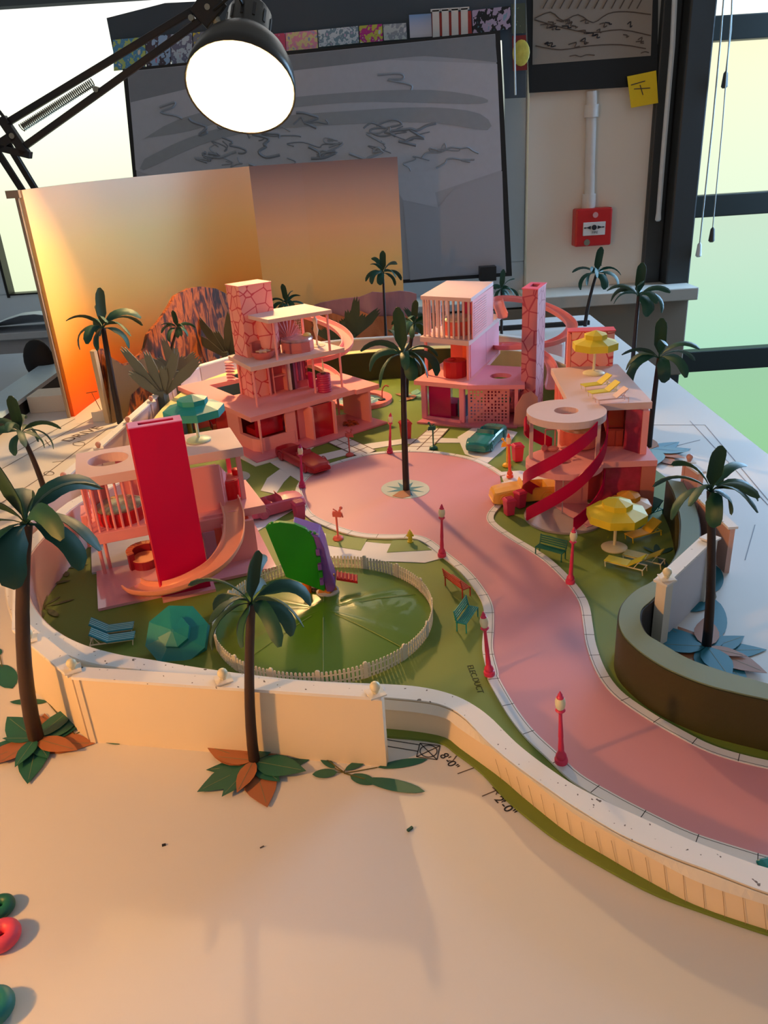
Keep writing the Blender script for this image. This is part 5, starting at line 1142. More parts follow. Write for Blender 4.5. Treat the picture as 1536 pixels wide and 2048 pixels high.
MB().lathe([(.5, 2.25), (.55, 2.9), (.45, 2.95)], 16, (.9, .8, 0)).build('spout_cup', MATS['bright_red_plastic'], t, smooth=True)
p = L1_(-.9, 8.3); t = thing('toy_sofa', 'curved magenta sofa with striped top beneath the baluster pavilion', 'toy sofa', (p[0], p[1], .54))
arc = [(2.0*math.cos(a), 2.0*math.sin(a)) for a in [PI*.45+PI*.8*i/16 for i in range(17)]]; ari = [(1.35*x/2, 1.35*y/2) for x, y in arc[::-1]]
MB().slab(arc+ari, 0, 1.9).build('backrest', mat('dark_crimson', (.55, .04, .16), .4), t, smooth=True)
MB().slab([(1.02*x, 1.02*y) for x, y in arc]+ari, 1.9, 2.0).build('striped_top', mat('peach_stripe', (.90, .62, .45), .5), t); MB().slab(circ(-.1, -.2, 1.4, 24), 0, 1.0).build('seat', MATS['dark_crimson'], t); MB().slab(circ(-.1, -.2, 1.42, 24), 1.0, 1.08).build('seat_top', MATS['peach_stripe'], t)
for i in range(9):
    a = PI*.45+PI*.8*i/8; MB().bar((1.36*math.cos(a), 1.36*math.sin(a), 2.03), (2.0*math.cos(a), 2.0*math.sin(a), 2.03), .06, .04).build('stripe', CORAL, t)
p = L1_(7.25, 13.1); parasol((p[0], p[1], 12.24), 3.4, 3.9, 'teal octagonal parasol on the flat roof of the slide house', mat('teal_parasol', (.08, .56, .56), .5), mat('pale_grey_green', (.72, .80, .72), .45))
c = G(450, 960, 0); t = thing('round_rug', 'pale round card with purple specks behind the slide house', 'rug', (c[0]+1, c[1], .24)); MB().lathe([(2.6, 0), (2.6, .08)], 30).build('disc', mat('grey_disc', (.66, .66, .66), .6), t); MB().slab(circ(-.6, .3, 1.2, 20), .08, .3).build('purple_top', blotch('purple_print', [(.45, .10, .30), (.6, .3, .45), (.3, .08, .2)], 120), t)

# ---------------------------------------------------------------- H2 shell bed house
a2_ = math.radians(36.25)
h2, o2, _ = house('three-storey pink house with stone chimney and shell bed, left of the middle palm', (515, 927), a2_)
L2_ = lambda u, t: rotp(o2, a2_, u, t)
Z1, Z2, Z3 = 6.3, 12.8, 19.3
sb(h2, 'base_plate', [(-.4, -.6), (9.5, -.9), (24.6, -.2), (24.0, 8), (15, 12), (.2, 13)], 0, .3, mat('pink_plate', (.88, .50, .56), .3), bevel=.03)
sb(h2, 'white_underlay', [(-1.2, -1.6), (8, -1.8), (9.5, -.9), (-.4, -.6), (.2, 13), (-.9, 13)], -.01, .1, CARD)
sb(h2, 'first_floor_slab', [(.8, 1.9), (20.2, 2.3), (20.2, 1.8), (24.8, 1.8), (25.0, 12.6), (12.5, 14.5), (4.9, 15.1), (5.1, 24.4), (10.8, 24.2), (10.8, 28.0), (.9, 28.2), (1.0, 11.8)], Z1-.75, Z1, PINK)
sb(h2, 'second_floor_slab', [(3.6, 5.2), (20.3, 4.4), (20.7, 15), (5, 15.2)], Z2-.7, Z2, PALEP, bevel=.04)
sb(h2, 'roof_slab', [(7.2, 4.7), (17.8, 3.4), (18.3, 12), (7.3, 12.8)], Z3-.6, Z3, PALEP, bevel=.04)
sb(h2, 'chimney', rect(6.3, 11.9, 11.0, 15.2), Z2, 23.6, STONE); sb(h2, 'lower_chimney', rect(6.3, 9.6, 10.8, 15.2), 0, Z2-.7, STONE)
MB().lathe([(1.8, Z2), (1.8, Z3-.6)], 28, (10.3, 11.0, 0)).build('chimney_curve', STONE, h2, smooth=True)
sb(h2, 'chimney_cap', rect(6.2, 12.0, 10.9, 15.3), 23.6, 23.75, PINK)
for u, t, z0, z1 in ((4.3, 6.0, Z1, Z2-.7), (19.8, 5.3, Z1, Z2-.7), (6.1, 14.4, Z1, Z2-.7), (14.8, 5.6, Z1, Z2-.7), (8.7, 5.9, Z2, Z3-.6), (17.6, 4.6, Z2, Z3-.6), (8.2, 12.2, Z2, Z3-.6), (17.2, 11.5, Z2, Z3-.6), (2.1, 1.9, .3, Z1-.75), (21.5, 9.5, .3, Z1-.75)): post(h2, u, t, z0, z1, PINK, .2, False)
# ground floor
sb(h2, 'parapet', [(1.6, 4.0), (2.2, 2.6), (8.3, 2.4), (8.3, 2.8), (2.5, 3.0), (1.9, 11.5), (1.5, 11.5)], .3, 2.3, PINK); sb(h2, 'corner_wall', rect(1.5, 2.0, 7.5, 11.5), 2.3, Z1-.75, PINK)
sb(h2, 'red_window', rect(2.4, 7.2, 3.9, 4.0), 2.3, Z1-.75, GLASSP); sb(h2, 'wall_pier', rect(7.0, 8.8, 2.5, 2.9), .3, Z1-.75, PINK)
sb(h2, 'inner_block', rect(3.0, 6.8, 5.2, 8.5), .3, 3.0, mat('deep_red_block', (.66, .05, .10), .5))
d = sb(h2, 'sliding_door', [(10.9, 3.6), (11.2, 3.8), (11.3, 1.2), (11.0, 1.2)], .3, Z1-.75, PINK); sb(h2, 'door_panel', rect(9.6, 11.1, 3.5, 3.7), .3, Z1-.75, PINK)
sb(h2, 'red_window', rect(8.8, 9.7, 3.4, 3.5), .3, Z1-.75, GLASSP); sb(h2, 'red_window', rect(11.3, 15.1, 1.7, 1.8), .3, Z1-.75, GLASSP)
sb(h2, 'wall_end', rect(15.1, 15.5, 1.2, 9.0), .3, Z1-.75, PINK); sb(h2, 'right_wall', rect(22.5, 22.9, 1.8, 9.5), .3, Z1-.75, PINK); sb(h2, 'back_wall', rect(2, 15.1, 11.2, 11.5), .3, Z1-.75, mat('deep_pink_wall', (.78, .25, .32), .55))
for k in range(5): MB().tube([(9.1+.1*k, 5.0+k*.5, .4+.5*k), (9.6, 5.2+k*.5, 3.4+.2*k)], .12, 6).build('red_rail', REDP, h2)
# first floor fittings
sb(h2, 'partition', [(9.0, 10.2), (9.3, 10.2), (10.6, 12.0), (10.3, 12.0)], Z1, Z2-.7, PINK)
cb = thing('toy_wardrobe', 'open pink shelf unit on the middle floor of the shell bed house', 'wardrobe', (*L2_(11.4, 11.2), Z1+.24), a2_)
k = MB(); k.box(-1.3, -1.15, -.7, .7, 0, 5.6); k.box(1.15, 1.3, -.7, .7, 0, 5.6); k.box(-1.3, 1.3, .6, .7, 0, 5.6); k.build('carcass', PINK, cb); MB().box(-1.15, 1.15, -.65, .6, 2.6, 2.75).build('shelf', PINK, cb); MB().box(-1.15, 1.15, .5, .6, 0, 5.6).build('back_panel', mat('mid_pink', (.82, .36, .40), .6), cb)
cr = thing('clothes_rack', 'row of striped and purple hanging clothes on the middle floor', 'clothes rack', (*L2_(14.6, 10.2), Z1+.24), a2_)
cl_ = [(.92, .85, .84), (.25, .12, .15), (.60, .35, .52), (.78, .30, .45), (.55, .28, .45), (.80, .45, .55), (.68, .20, .35), (.60, .12, .18)]
for i, c_ in enumerate(cl_): MB().box(-1.9+i*.46, -1.52+i*.46, -.3, .2, (1.3 if i > 2 else .1), 5.4).build('garment', mat('cloth_%d' % i if False else 'cloth_'+'abcdefgh'[i], c_, .7), cr)
MB().box(-1.9, 1.9, .2, .4, 0, 5.6).build('frame', MATS['mid_pink'], cr)
for i in range(3):
    b = MB().lathe([(.24, -.05), (.24, .05)], 14); b.v = [(v[0]+1.5, -.34+v[2], v[1]+2.2+i*1.1) for v in b.v]; b.build('round_motif', CORAL, cr)
p = L2_(16.6, 8.9); t = thing('toy_chair', 'dark pink block chair on the middle floor beside the barrel', 'toy chair', (p[0], p[1], Z1+.24), a2_)
MB().box(-.6, .6, -.6, .6, 0, 1.2).build('seat', CANM, t); MB().box(-.6, -.2, -.6, .6, 1.2, 2.6).build('backrest', CANM, t)
p = L2_(16.3, 5.2); t = thing('toy_barrel', 'magenta ribbed barrel with a white feather on the middle floor', 'barrel', (p[0], p[1], Z1+.24))
pr = [((1.15 if (i % 2) else 1.08), 2.9*i/16) for i in range(17)]; MB().lathe(pr, 28).build('drum', mat('ribbed_magenta', (.74, .14, .34), .45), t, smooth=20)
MB().lathe([(.4, 2.9), (.45, 3.15), (.3, 3.2)], 14).build('silver_collar', STEEL, t, smooth=True); MB().loft([[(-.04*k, -.02, z), (.12*k, -.02, z), (.12*k, .05, z), (-.04*k, .05, z)] for z, k in ((3.1, .6), (3.8, 1.6), (4.8, 1.3), (5.4, .2))]).build('feather', CREAM, t)
# upper floor fittings
p = L2_(14.4, 9.1); t = thing('toy_bed', 'round pink bed with a fluted shell headboard on the upper floor', 'toy bed', (p[0], p[1], Z2+.24), a2_)
MB().lathe([(2.6, 0), (2.65, .5), (2.6, 1.6)], 10).build('base', mat('dusty_rose', (.78, .44, .44), .4), t); MB().lathe([(2.5, 1.6), (2.62, 1.85), (2.5, 2.1), (.3, 2.3)], 24).build('quilt', mat('silver_pink_quilt', (.75, .62, .66), .25, metal=.5, var=.4, scale=120, bump=.8), t, smooth=True)
MB().ball((1.6, -.6, 2.3), .6, 10, 8, (1.2, 1, .6)).build('cushion', mat('yellow_cushion', (.90, .86, .55), .6), t, smooth=True)
shp = []; nf = 22
for i in range(nf+1):
    a = PI*.02+PI*.96*i/nf; r = 2.55*(1+.06*(1 if i % 2 else -.6)); shp.append((r*math.cos(a), 1.2+r*1.25*math.sin(a)))
sh = MB(); gg = []
for i in range(nf+1):
    a = PI*.02+PI*.96*i/nf; row = []
    for k in range(5):
        f = k/4; r = 2.55*f*(1+.05*(1 if i % 2 else -1)); row.append((r*math.cos(a)-.2, 1.4+.9*f+(.16*f if i % 2 else -.16*f), 1.5+r*1.2*math.sin(a)))
    gg.append([(x*1.15-.5, y, z*1.12) for x, y, z in row])
sh.sheet(gg, .12); sh.build('shell_headboard', mat('shell_pink', (.78, .40, .40), .5), t)
p = L2_(8.0, 8.9); t = thing('toy_chair', 'round tub chair with a star cushion by the stone chimney', 'toy chair', (p[0], p[1], Z2+.24), a2_)
MB().lathe([(1.3, 0), (1.75, .5), (1.9, 1.1), (1.75, 1.15), (1.2, .8), (.2, .75)], 26).build('shell', mat('rose_tub', (.80, .42, .40), .4), t, smooth=True)
MB().slab([((1.15 if i % 2 else .6)*math.cos(2*PI*i/12), (1.15 if i % 2 else .6)*math.sin(2*PI*i/12)) for i in range(12)], 1.0, 1.2).build('star_cushion', mat('pale_cushion', (.86, .76, .66), .6), t)
arc = [(1.95*math.cos(a), 1.95*math.sin(a)) for a in [PI*.15+PI*.8*i/14 for i in range(15)]]; MB().slab(arc+[(1.7*x/1.95, 1.7*y/1.95) for x, y in arc[::-1]], .8, 2.4).build('backrest', MATS['rose_tub'], t, smooth=True)
p = L2_(18.2, 9.2); t = thing('dress_form', 'slender cream figure stand on a round foot at the right of the upper floor', 'figure stand', (p[0], p[1], Z2+.24))
MB().lathe([(1.3, 0), (1.3, .12), (.2, .2), (.14, 1.4), (.45, 2.6), (.28, 3.4), (.42, 4.2), (.12, 4.8), (.2, 5.2), (.1, 5.5)], 14).build('figure', mat('cream_clear', (.88, .80, .70), .25), t, smooth=True)
for nm_, u0 in (('left', 11.2), ('middle', 15.6)):
    p = L2_(u0, 11.2); t = thing('bead_curtain', 'glassy bead curtain hanging %s of the shell headboard' % ('left' if nm_ == 'left' else 'right'), 'bead curtain', (p[0], p[1], Z2+.24), a2_)
    b = MB(); q = MB()
    for i in range(4):
        b.tube([(i*.32, 0, .2), (i*.32, 0, 5.8)], .03, 4)
        for k in range(14): q.ball((i*.32, 0, .4+k*.4), .09, 6, 4)
    b.build('strings', CREAM, t); tag(q.build('beads', mat('bead_glass', (.95, .75, .78), .15), t), kind='stuff')
    if nm_ == 'left': pass
# spiral slide
SP = [(-12.6,146.2,14.2), (-9.6,144.4,13.4), (-6.2,140.0,12.5), (-4.4,134.5,11.5), (-5.2,130.6,10.6), (-7.9,129.4,9.8), (-11.2,130.8,9.0), (-14.0,134.0,8.2), (-14.5,137,7.6), (-13,138.5,7.1), (-9.5,136,6.6), (-7.2,131.5,6.0), (-7,128,5.2)]
def toloc(p, o, a): dx, dy = p[0]-o[0], p[1]-o[1]; c, s = math.cos(a), math.sin(a); return (dx*c+dy*s, -dx*s+dy*c, p[2]-.24)
trough(h2, [toloc(p, o2, a2_) for p in SP], 1.05, mat('pink_slide', (.95, .60, .60), .35), rail=.9)
st_ = toloc((-25, 121.5, 0), o2, a2_)
for k in range(7): MB().slab([(5.7+1.1*math.cos(a), 15.9+.9*math.sin(a)) for a in [PI*.6+PI*.9*i/10 for i in range(11)]]+[(5.8, 16)], Z1+2.2+k*.5, Z1+2.35+k*.5).build('stair_tread', PINK, h2)
# plant, pool
c = L2_(19.6, 3.4); t = thing('potted_plant', 'rust orange bushy plant on the pink floor at the right of the shell bed house', 'plant', (c[0], c[1], .54))
R = random.Random(3)
for i in range(26): 
    a = R.uniform(0, 6.28); f = frond(R.uniform(.9, 1.7), .32, a, R.uniform(.2, 1.1), 1.5); f.build('leaf', mat('rust_foliage', (.62, .26, .12), .6), t)
c = (-2.6, 136.2); t = thing('toy_pool', 'round pink-rimmed toy pool with blue patterned floor, behind the shell bed house', 'pool', (c[0], c[1], .24))
MB().slab(circ(0, 0, 5.4, 44), 0, .7, [circ(-.6, -.2, 4.2, 36)]).build('rim', mat('salmon_rim', (.93, .50, .46), .45), t); MB().slab(circ(-.6, -.2, 4.3, 36), .1, .3).build('pool_floor', blotch('pool_print', [(.55, .72, .74), (.25, .42, .50), (.66, .78, .74), (.40, .58, .62)], 60), t)
MB().lathe([(1.6, .3), (1.7, 1.0), (1.4, 1.2)], 20, (-1.2, .4, 0)).build('island', CORAL, t, smooth=True); MB().tube(smooth_line([(3.6, -1.8, .6), (3.7, -1.6, 2.4), (4.3, -1.6, 3.2), (4.9, -1.7, 3.0)], 4), .12, 6).build('spout', CORAL, t); MB().ball((3.5, -2.0, .8), .6, 10, 6, (1.2, 1, .4)).build('dark_drain', BLACK, t); MB().tube([(-2.4, -2.6, .3), (-2.4, -2.6, 4.6)], .35, 10).build('pool_post', PINK, t)
# left courtyard walls behind teal parasol
for (px, l) in ((( 405, 858), 'red-pink upright panel left of the shell bed house, nearer the table'), ((452, 862), 'red-pink upright panel joined to the left side of the shell bed house')):
    c = G(*px); t = thing('garden_screen', l, 'screen', (c[0], c[1], .24), math.radians(30)); MB().box(-1.5, 1.5, -.2, .2, 0, 4.6).build('panel', CORAL if px[0] < 420 else mat('red_pink_panel', (.78, .22, .28), .5), t)
c = G(432, 862); t = thing('toy_chair', 'small dark red armchair between the two red-pink panels', 'toy chair', (c[0], c[1], .24), .5); MB().box(-.6, .6, -.6, .6, .2, .9).build('seat', mat('orange_seat', (.85, .5, .3), .5), t); MB().box(-.7, .7, .4, .7, .2, 2.2).build('backrest', REDP, t)
for sx in (-.7, .7): MB().tube(smooth_line([(sx, -.6, 0), (sx, -.6, 1.2), (sx, .5, 1.6)], 3), .1, 6).build('arm', mat('dark_red_plastic', (.5, .05, .06), .4), t)

# ---------------------------------------------------------------- H3 baluster bedroom house
a3 = math.radians(-34)
h3, o3, _ = house('three-storey pink house with baluster top floor and tall stone chimney, right of the middle palm', (834, 850), a3)
K = -.2
def sk(p): return [(u-K*0+0*t, t) for u, t in p]
L3_ = lambda u, t: rotp(o3, a3, u, t)
Y1, Y2, Y3 = 6.8, 13.2, 19.8
def skq(u0, u1, t0, t1, s_=-.2): return [(u0+s_*t0, t0), (u1+s_*t0, t0), (u1+s_*t1, t1), (u0+s_*t1, t1)]
sb(h3, 'base_plate', [(0, 0), (8.8, 1.0), (16, 3.9), (14.5, 14), (0, 14)], 0, .3, mat('dusky_pink_plate', (.82, .48, .54), .35))
sb(h3, 'first_floor_slab', [(-1.1, 1.4), (8.3, 1.9), (7.0, 8.7), (3.2, 25.5), (.5, 25), (-2.6, 15)], Y1-.7, Y1, PINK)
sb(h3, 'side_floor_slab', [(8.3, 1.9), (16.7, 5.2), (16.0, 6.8), (11.7, 15.4), (5.6, 14.6), (7.0, 8.7)], Y1-.7, Y1-.02, PINK2, [circ(10.9, 8.9, 1.75, 28)])
sb(h3, 'second_floor_slab', [(-1.6, 4.8), (7.6, 4.2), (3.3, 26), (.2, 26), (-3.2, 13)], Y2-.8, Y2, PALEP, bevel=.03)
sb(h3, 'roof_slab', [(-1.1, 4.6), (8.0, 4.3), (4.3, 20.2), (-4.6, 20)], Y3-.6, Y3, PALEP, bevel=.03)
for i in range(10): post(h3, -1.0+i*.92, 5.35-i*.045, Y2, Y3-.6, PALEP, .15, True, 'baluster')
for i in range(7): post(h3, -1.4-i*.3, 6.8+i*1.7, Y2, Y3-.6, PALEP, .15, True, 'baluster')
q = MB().slab([(7.5, 5.4), (7.7, 5.4), (4.9, 18.6), (4.7, 18.6)], Y2, Y3-.6); q.build('slatted_side_wall', PINK, h3)
for k in range(14): MB().bar((7.72, 6.0, Y2+.5+k*.38), (6.0, 14.0, Y2+.5+k*.38), .05, .09).build('wall_slat', PALEP, h3)
post(h3, 4.4, 18.9, Y2, Y3-.6, PINK, .35)
for u, t in ((-.8, 5.2), (7.1, 4.9)): post(h3, u, t, Y1, Y2-.8, PINK, .2)
sb(h3, 'middle_side_wall', [(6.6, 6.2), (6.9, 6.2), (3.4, 24.5), (3.1, 24.5)], Y1, Y2-.8, PINK2); sb(h3, 'wall_rib', [(4.9, 15.2), (5.15, 15.2), (5.1, 15.7), (4.85, 15.7)], Y1, Y2-.8, mat('rose_rib', (.80, .40, .50), .5))
sb(h3, 'middle_back_wall', [(.8, 10.8), (6.0, 10.4), (6.0, 10.7), (.8, 11.1)], Y1, Y2-.8, CORAL); sb(h3, 'orange_panel', [(3.3, 10.3), (4.9, 10.2), (4.9, 10.35), (3.3, 10.45)], Y1+.8, Y2-1.5, mat('orange_panel', (.95, .42, .22), .4))
# ground floor
sb(h3, 'left_jamb', rect(-.2, .7, 2.0, 2.6), .3, Y1-.7, PINK2, bevel=.08); sb(h3, 'threshold', rect(.7, 7, 2.1, 2.6), .3, .7, PINK2); sb(h3, 'mullion', rect(6.6, 7.5, 2.4, 3.0), .3, Y1-.7, PINK2, bevel=.08); sb(h3, 'left_side_wall', [(-.2, 2.6), (.1, 2.6), (-.2, 13), (-.5, 13)], .3, Y1-.7, GLASSC)
sb(h3, 'magenta_window', rect(.8, 4.8, 2.9, 3.0), .5, Y1-.7, mat('magenta_glass', (.82, .10, .42), .12, trans=.45)); sb(h3, 'inner_floor_block', rect(1.0, 4.6, 5.0, 8.5), .3, 2.4, mat('magenta_block', (.80, .15, .45), .4)); sb(h3, 'blue_counter', rect(5.0, 6.2, 5.0, 8.5), .3, 3.2, mat('blue_block', (.25, .42, .55), .4))
# pierced screen
ho = []
for i in range(11):
    for j in range(10): 
        if (i*7+j*3) % 5: ho.append([(.42+i*.55, .6+j*.52), (.42+i*.55+.27, .6+j*.52), (.42+i*.55+.27, .6+j*.52+.3), (.42+i*.55, .6+j*.52+.3)])
ps = MB().vslab([(0, .3), (6.4, .3), (6.4, Y1-.7), (0, Y1-.7)], (8.0, 2.6), (14.3, 4.9), .12)
tmp = MB().slab([(0, .3), (6.6, .3), (6.6, Y1-.7), (0, Y1-.7)], 0, .12, ho)
ex, ey = 6.3/6.71, 2.3/6.71
pm = MB().add([(8.0+ex*v[0]-ey*v[2], 2.8+ey*v[0]+ex*v[2], v[1]) for v in tmp.v], tmp.f); pm.build('pierced_screen', mat('screen_pink', (.86, .52, .56), .5), h3)
sb(h3, 'right_jamb', [(15.0, 5.2), (15.5, 5.4), (15.3, 6.0), (14.8, 5.8)], .3, Y1-.7, PINK2)
sb(h3, 'inner_magenta_wall', [(8, 9), (14, 10.5), (14, 10.8), (8, 9.3)], .3, 4.2, mat('inner_magenta', (.70, .12, .35), .5))
sb(h3, 'chimney', [(15.2, 7.2), (17.8, 6.9), (16.7, 12.9), (14.2, 13.0)], 0, 20.9, STONE2, [[(15.5, 9.0), (16.9, 8.8), (16.3, 11.6), (15.0, 11.7)]])
sb(h3, 'chimney_cap', [(15.1, 7.1), (17.9, 6.8), (16.8, 13.0), (14.1, 13.1)], 20.9, 21.05, mat('hot_pink_cap', (.93, .40, .55), .4), [[(15.5, 9.0), (16.9, 8.8), (16.3, 11.6), (15.0, 11.7)]])
SP3 = [(23.2,137.8,13.3), (23.0,141.0,14.6), (23.6,143.5,15.3), (27.2,143.2,15.0), (31.0,140.8,14.1), (33.6,136.8,12.9), (34.3,132.8,11.7), (32.4,129.4,10.8), (29.0,128.6,9.9), (25.3,131.5,9.1), (22.5,135.5,8.3), (22.8,139.5,7.7), (27,140.5,7.1), (30,136,6.3), (30.5,130,5.0), (29,124.5,3.6)]
trough(h3, [toloc(p, o3, a3) for p in SP3], 1.0, mat('salmon_slide', (.95, .58, .56), .35), rail=.9)
for (x, y, z) in ((29.5, 140, 13.9), (33.5, 133, 11.5), (27, 130.5, 9.2)):
    q = toloc((x, y, z), o3, a3); MB().tube([(q[0], q[1], 0), (q[0], q[1], q[2])], .18, 8).build('slide_support', PINK, h3)
p = L3_(3.1, 9.2); t = thing('toy_bed', 'round coral bed with sparkling quilt behind the top floor balusters', 'toy bed', (p[0], p[1], Y2+.24), a3)
MB().lathe([(2.5, 0), (2.6, .8), (2.55, 2.2)], 28).build('base', CORAL, t, smooth=True); MB().lathe([(2.5, 2.2), (2.6, 2.45), (2.3, 2.75), (.3, 2.9)], 28).build('quilt', mat('pale_quilt', (.86, .86, .76), .25, metal=.4, var=.5, scale=120, bump=.8), t, smooth=True); MB().box(-.4, 3.2, 2.3, 2.7, 0, 4.6).build('headboard', CANM, t)
p = L3_(4.0, 6.2); t = thing('hot_tub', 'dark red eight-sided tub on the middle floor of the baluster house', 'tub', (p[0], p[1], Y1+.24))
MB().lathe([(1.85, 0), (1.9, .2), (1.9, 2.6), (1.8, 2.7)], 12).build('barrel', mat('dark_red_tub', (.72, .07, .10), .35), t, smooth=20); MB().ball((-.5, .3, 2.75), .6, 12, 8, (1.2, 1, .5)).build('knob', MATS['dark_red_tub'], t, smooth=True)
p = L3_(12.2, 10.2); t = thing('toy_pod', 'pink pod with a round green window seen through the gap beside the pierced screen', 'toy pod', (p[0], p[1], .24), a3)
MB().ball((0, 0, 2.6), 1.8, 18, 12, (1.2, 1, 1.2)).build('shell', PINK2, t, smooth=True); b = MB().lathe([(.8, -.1), (.8, .1)], 18); b.v = [(v[0]-.1, v[2]-1.72, v[1]+3.0) for v in b.v]; b.build('porthole', mat('sea_green_glass', (.35, .58, .56), .2), t)

# ---------------------------------------------------------------- H4 spiral staircase house
h4, o4, _ = house('pink house with round roof disc, crimson spiral bands and flat parasol roof, at the right', (21.2, 83.0), 0.)
o4 = (21.2, 83.0)
V1, V2 = 7.0, 13.0
def q4(*p): return [(x-o4[0], y-o4[1]) for x, y in p]
sb(h4, 'base_disc', circ(.2, -.5, 4.75, 44), 0, .25, mat('grey_pink_acrylic', (.66, .60, .62), .12)); 
sb(h4, 'base_inlay', circ(.3, -.3, 4.2, 40, -1.2, 1.9), .25, .32, GLOSSP)
def keyhole(cx, cy, r, pts, a0, a1): return [(cx+r*math.cos(a), cy+r*math.sin(a)) for a in [a0+(a1-a0)*i/35 for i in range(36)]]+pts
A0 = math.atan2(1.3, 4.2)
rp = keyhole(0, 0, 4.4, q4((25.8, 84.6), (31.3, 84.0), (32.7, 101.9), (23.8, 102), (22.4, 88))[0:0], 0, 0)[:0]
ring_ = [(4.4*math.cos(a), 4.4*math.sin(a)) for a in [math.radians(80)+math.radians(300)*i/40 for i in range(41)]]
rp = ring_+[(4.6, 1.5), (10.1, 1.1), (11.5, 18.8), (2.5, 18.8), (1.2, 4.6)]
sb(h4, 'roof_slab', rp, V2-.8, V2, PALEP, [circ(0, 0, 1.35, 28)])
r2 = ring_[:-1]+[(4.3, -.7), (10.2, -1.8), (11.6, 17), (2.6, 17), (1.2, 4.6)]
ring2 = [(4.4*math.cos(a), 4.4*math.sin(a)) for a in [math.radians(80)+math.radians(262)*i/40 for i in range(41)]]
sb(h4, 'first_floor_slab', ring2+[(10.2, -1.8), (11.7, 17), (2.6, 17), (1.2, 4.6)], V1-.7, V1, PINK, [circ(-.3, .2, 1.3, 28)])
sb(h4, 'front_glass', [(4.3, -1.0), (8.6, -1.3), (8.6, -1.1), (4.3, -.8)], .3, V1-.7, mat('speckled_rose_glass', (.72, .22, .34), .15, trans=.15, var=.4, scale=140)); sb(h4, 'front_pier', [(8.6, -1.5), (10.2, -1.6), (10.9, 8), (9.0, 8)], .1, V1-.7, mat('brown_pink_pier', (.78, .45, .40), .55)); sb(h4, 'right_wall', [(10.7, 8), (11.0, 8), (11.5, 16.6), (11.2, 16.6)], .1, V1-.7, PINK)
sb(h4, 'left_wall', [(2.6, 5), (3.0, 5), (3.6, 16.6), (3.2, 16.6)], .1, V1-.7, PINK); sb(h4, 'inner_wall', [(3.0, 3.8), (8.8, 3.6), (8.8, 3.9), (3.0, 4.1)], .1, V1-.7, mat('deep_inner_pink', (.78, .32, .38), .5)); sb(h4, 'left_front_wall', [(-.2, 3.0), (3.6, 2.2), (3.6, 2.5), (-.2, 3.3)], .1, V1-.7, PINK)
sb(h4, 'upper_right_wall', [(8.9, .4), (9.6, .3), (10.3, 8), (11.0, 18), (10.4, 18), (9.6, 8)], V1, V2-.8, PINK); sb(h4, 'speckled_panel', [(7.6, 2.4), (8.9, .6), (9.1, .9), (7.9, 2.7)], V1, V2-.8, MATS['speckled_rose_glass']); sb(h4, 'upper_back_wall', [(3.0, 9.5), (9.7, 9.0), (9.7, 9.3), (3.0, 9.8)], V1, V2-.8, MATS['deep_inner_pink']); sb(h4, 'upper_left_wall', [(2.2, 6), (2.5, 6), (3.2, 18), (2.9, 18)], V1, V2-.8, CORAL)
for k in range(6): MB().box(2.35, 2.5, 7+k*1.6, 7.12+k*1.6, V1, V2-.8).build('wall_rib', PINK, h4)
for u, t in ((3.3, -1.6), (-3.6, 1.4)): post(h4, u, t, V1, V2-.8, PALEP, .2)
post(h4, 0, 0, .25, V1-.7, mat('clear_pole', (.85, .75, .75), .2), .07, False, 'centre_pole')
sb(h4, 'roof_chimney', [(5.2, 19.0), (10.6, 18.0), (11.0, 20.2), (5.6, 21.2)], V2-.8, 17.6, STONE); sb(h4, 'chimney_side', [(4.7, 19.1), (5.15, 19.0), (5.5, 21.2), (5.1, 21.2)], V2-.8, 17.4, mat('smooth_coral', (.93, .52, .48), .5)); sb(h4, 'chimney_cap', [(4.7, 19), (10.7, 17.9), (11.1, 20.3), (5.1, 21.3)], 17.6, 17.75, mat('red_pink_cap', (.88, .30, .36), .5))
def band(a0, a1, z0, z1, w, name='spiral_band', r=4.55):
    g = []
    for i in range(61):
        f = i/60; a = math.radians(a0+(a1-a0)*f); z = z0+(z1-z0)*f
        g.append([(r*math.cos(a), r*math.sin(a), max(.26, z-w/2+w*k/2)) for k in range(3)])
    MB().sheet(g, .13).build(name, MAG, h4, smooth=60)
band(186, 95, 12.0, 7.4, 1.6); band(20, -88, 7.0, .9, 1.7); band(12, -166, 12.0, .9, 1.7); band(-58, -255, 12.0, .8, 1.6)
p = (24.0, 87.5); t = thing('toy_bed', 'coral fringed bed with shiny cover on the middle floor behind the spiral bands', 'toy bed', (p[0], p[1], V1+.24), -.1)
MB().slab(circ(0, 0, 2.3, 24), .3, 2.3).build('fringed_base', mat('coral_fringe', (.84, .40, .34), .6, var=.25, scale=90, bump=1.), t, smooth=20); MB().lathe([(2.25, 2.3), (2.1, 2.55), (.3, 2.6)], 24).build('shiny_cover', mat('gold_sheen', (.80, .62, .50), .2, metal=.6, var=.4, scale=100), t, smooth=True); 
p = (28.2, 87.0); t = thing('toy_wardrobe', 'brown-red cabinet with a mirror on the middle floor of the spiral house', 'wardrobe', (p[0], p[1], V1+.24), -.2)
MB().box(-.9, .9, -.5, .5, 0, 2.2).build('cabinet', mat('brown_red_wood', (.55, .16, .13), .45), t); MB().box(-.9, .9, .2, .4, 2.2, 4.6).build('mirror_panel', mat('orange_mirror', (.75, .22, .15), .2), t)
for x in (-.45, .45): MB().box(x-.4, x+.4, -.55, -.5, .2, 2.0).build('door', mat('brown_red_door', (.62, .22, .17), .4), t)
p = (20.6, 86.2); t = thing('toy_horse', 'small pink reclining figure with a frame on the middle floor of the spiral house', 'toy figure', (p[0], p[1], V1+.24), -.1)
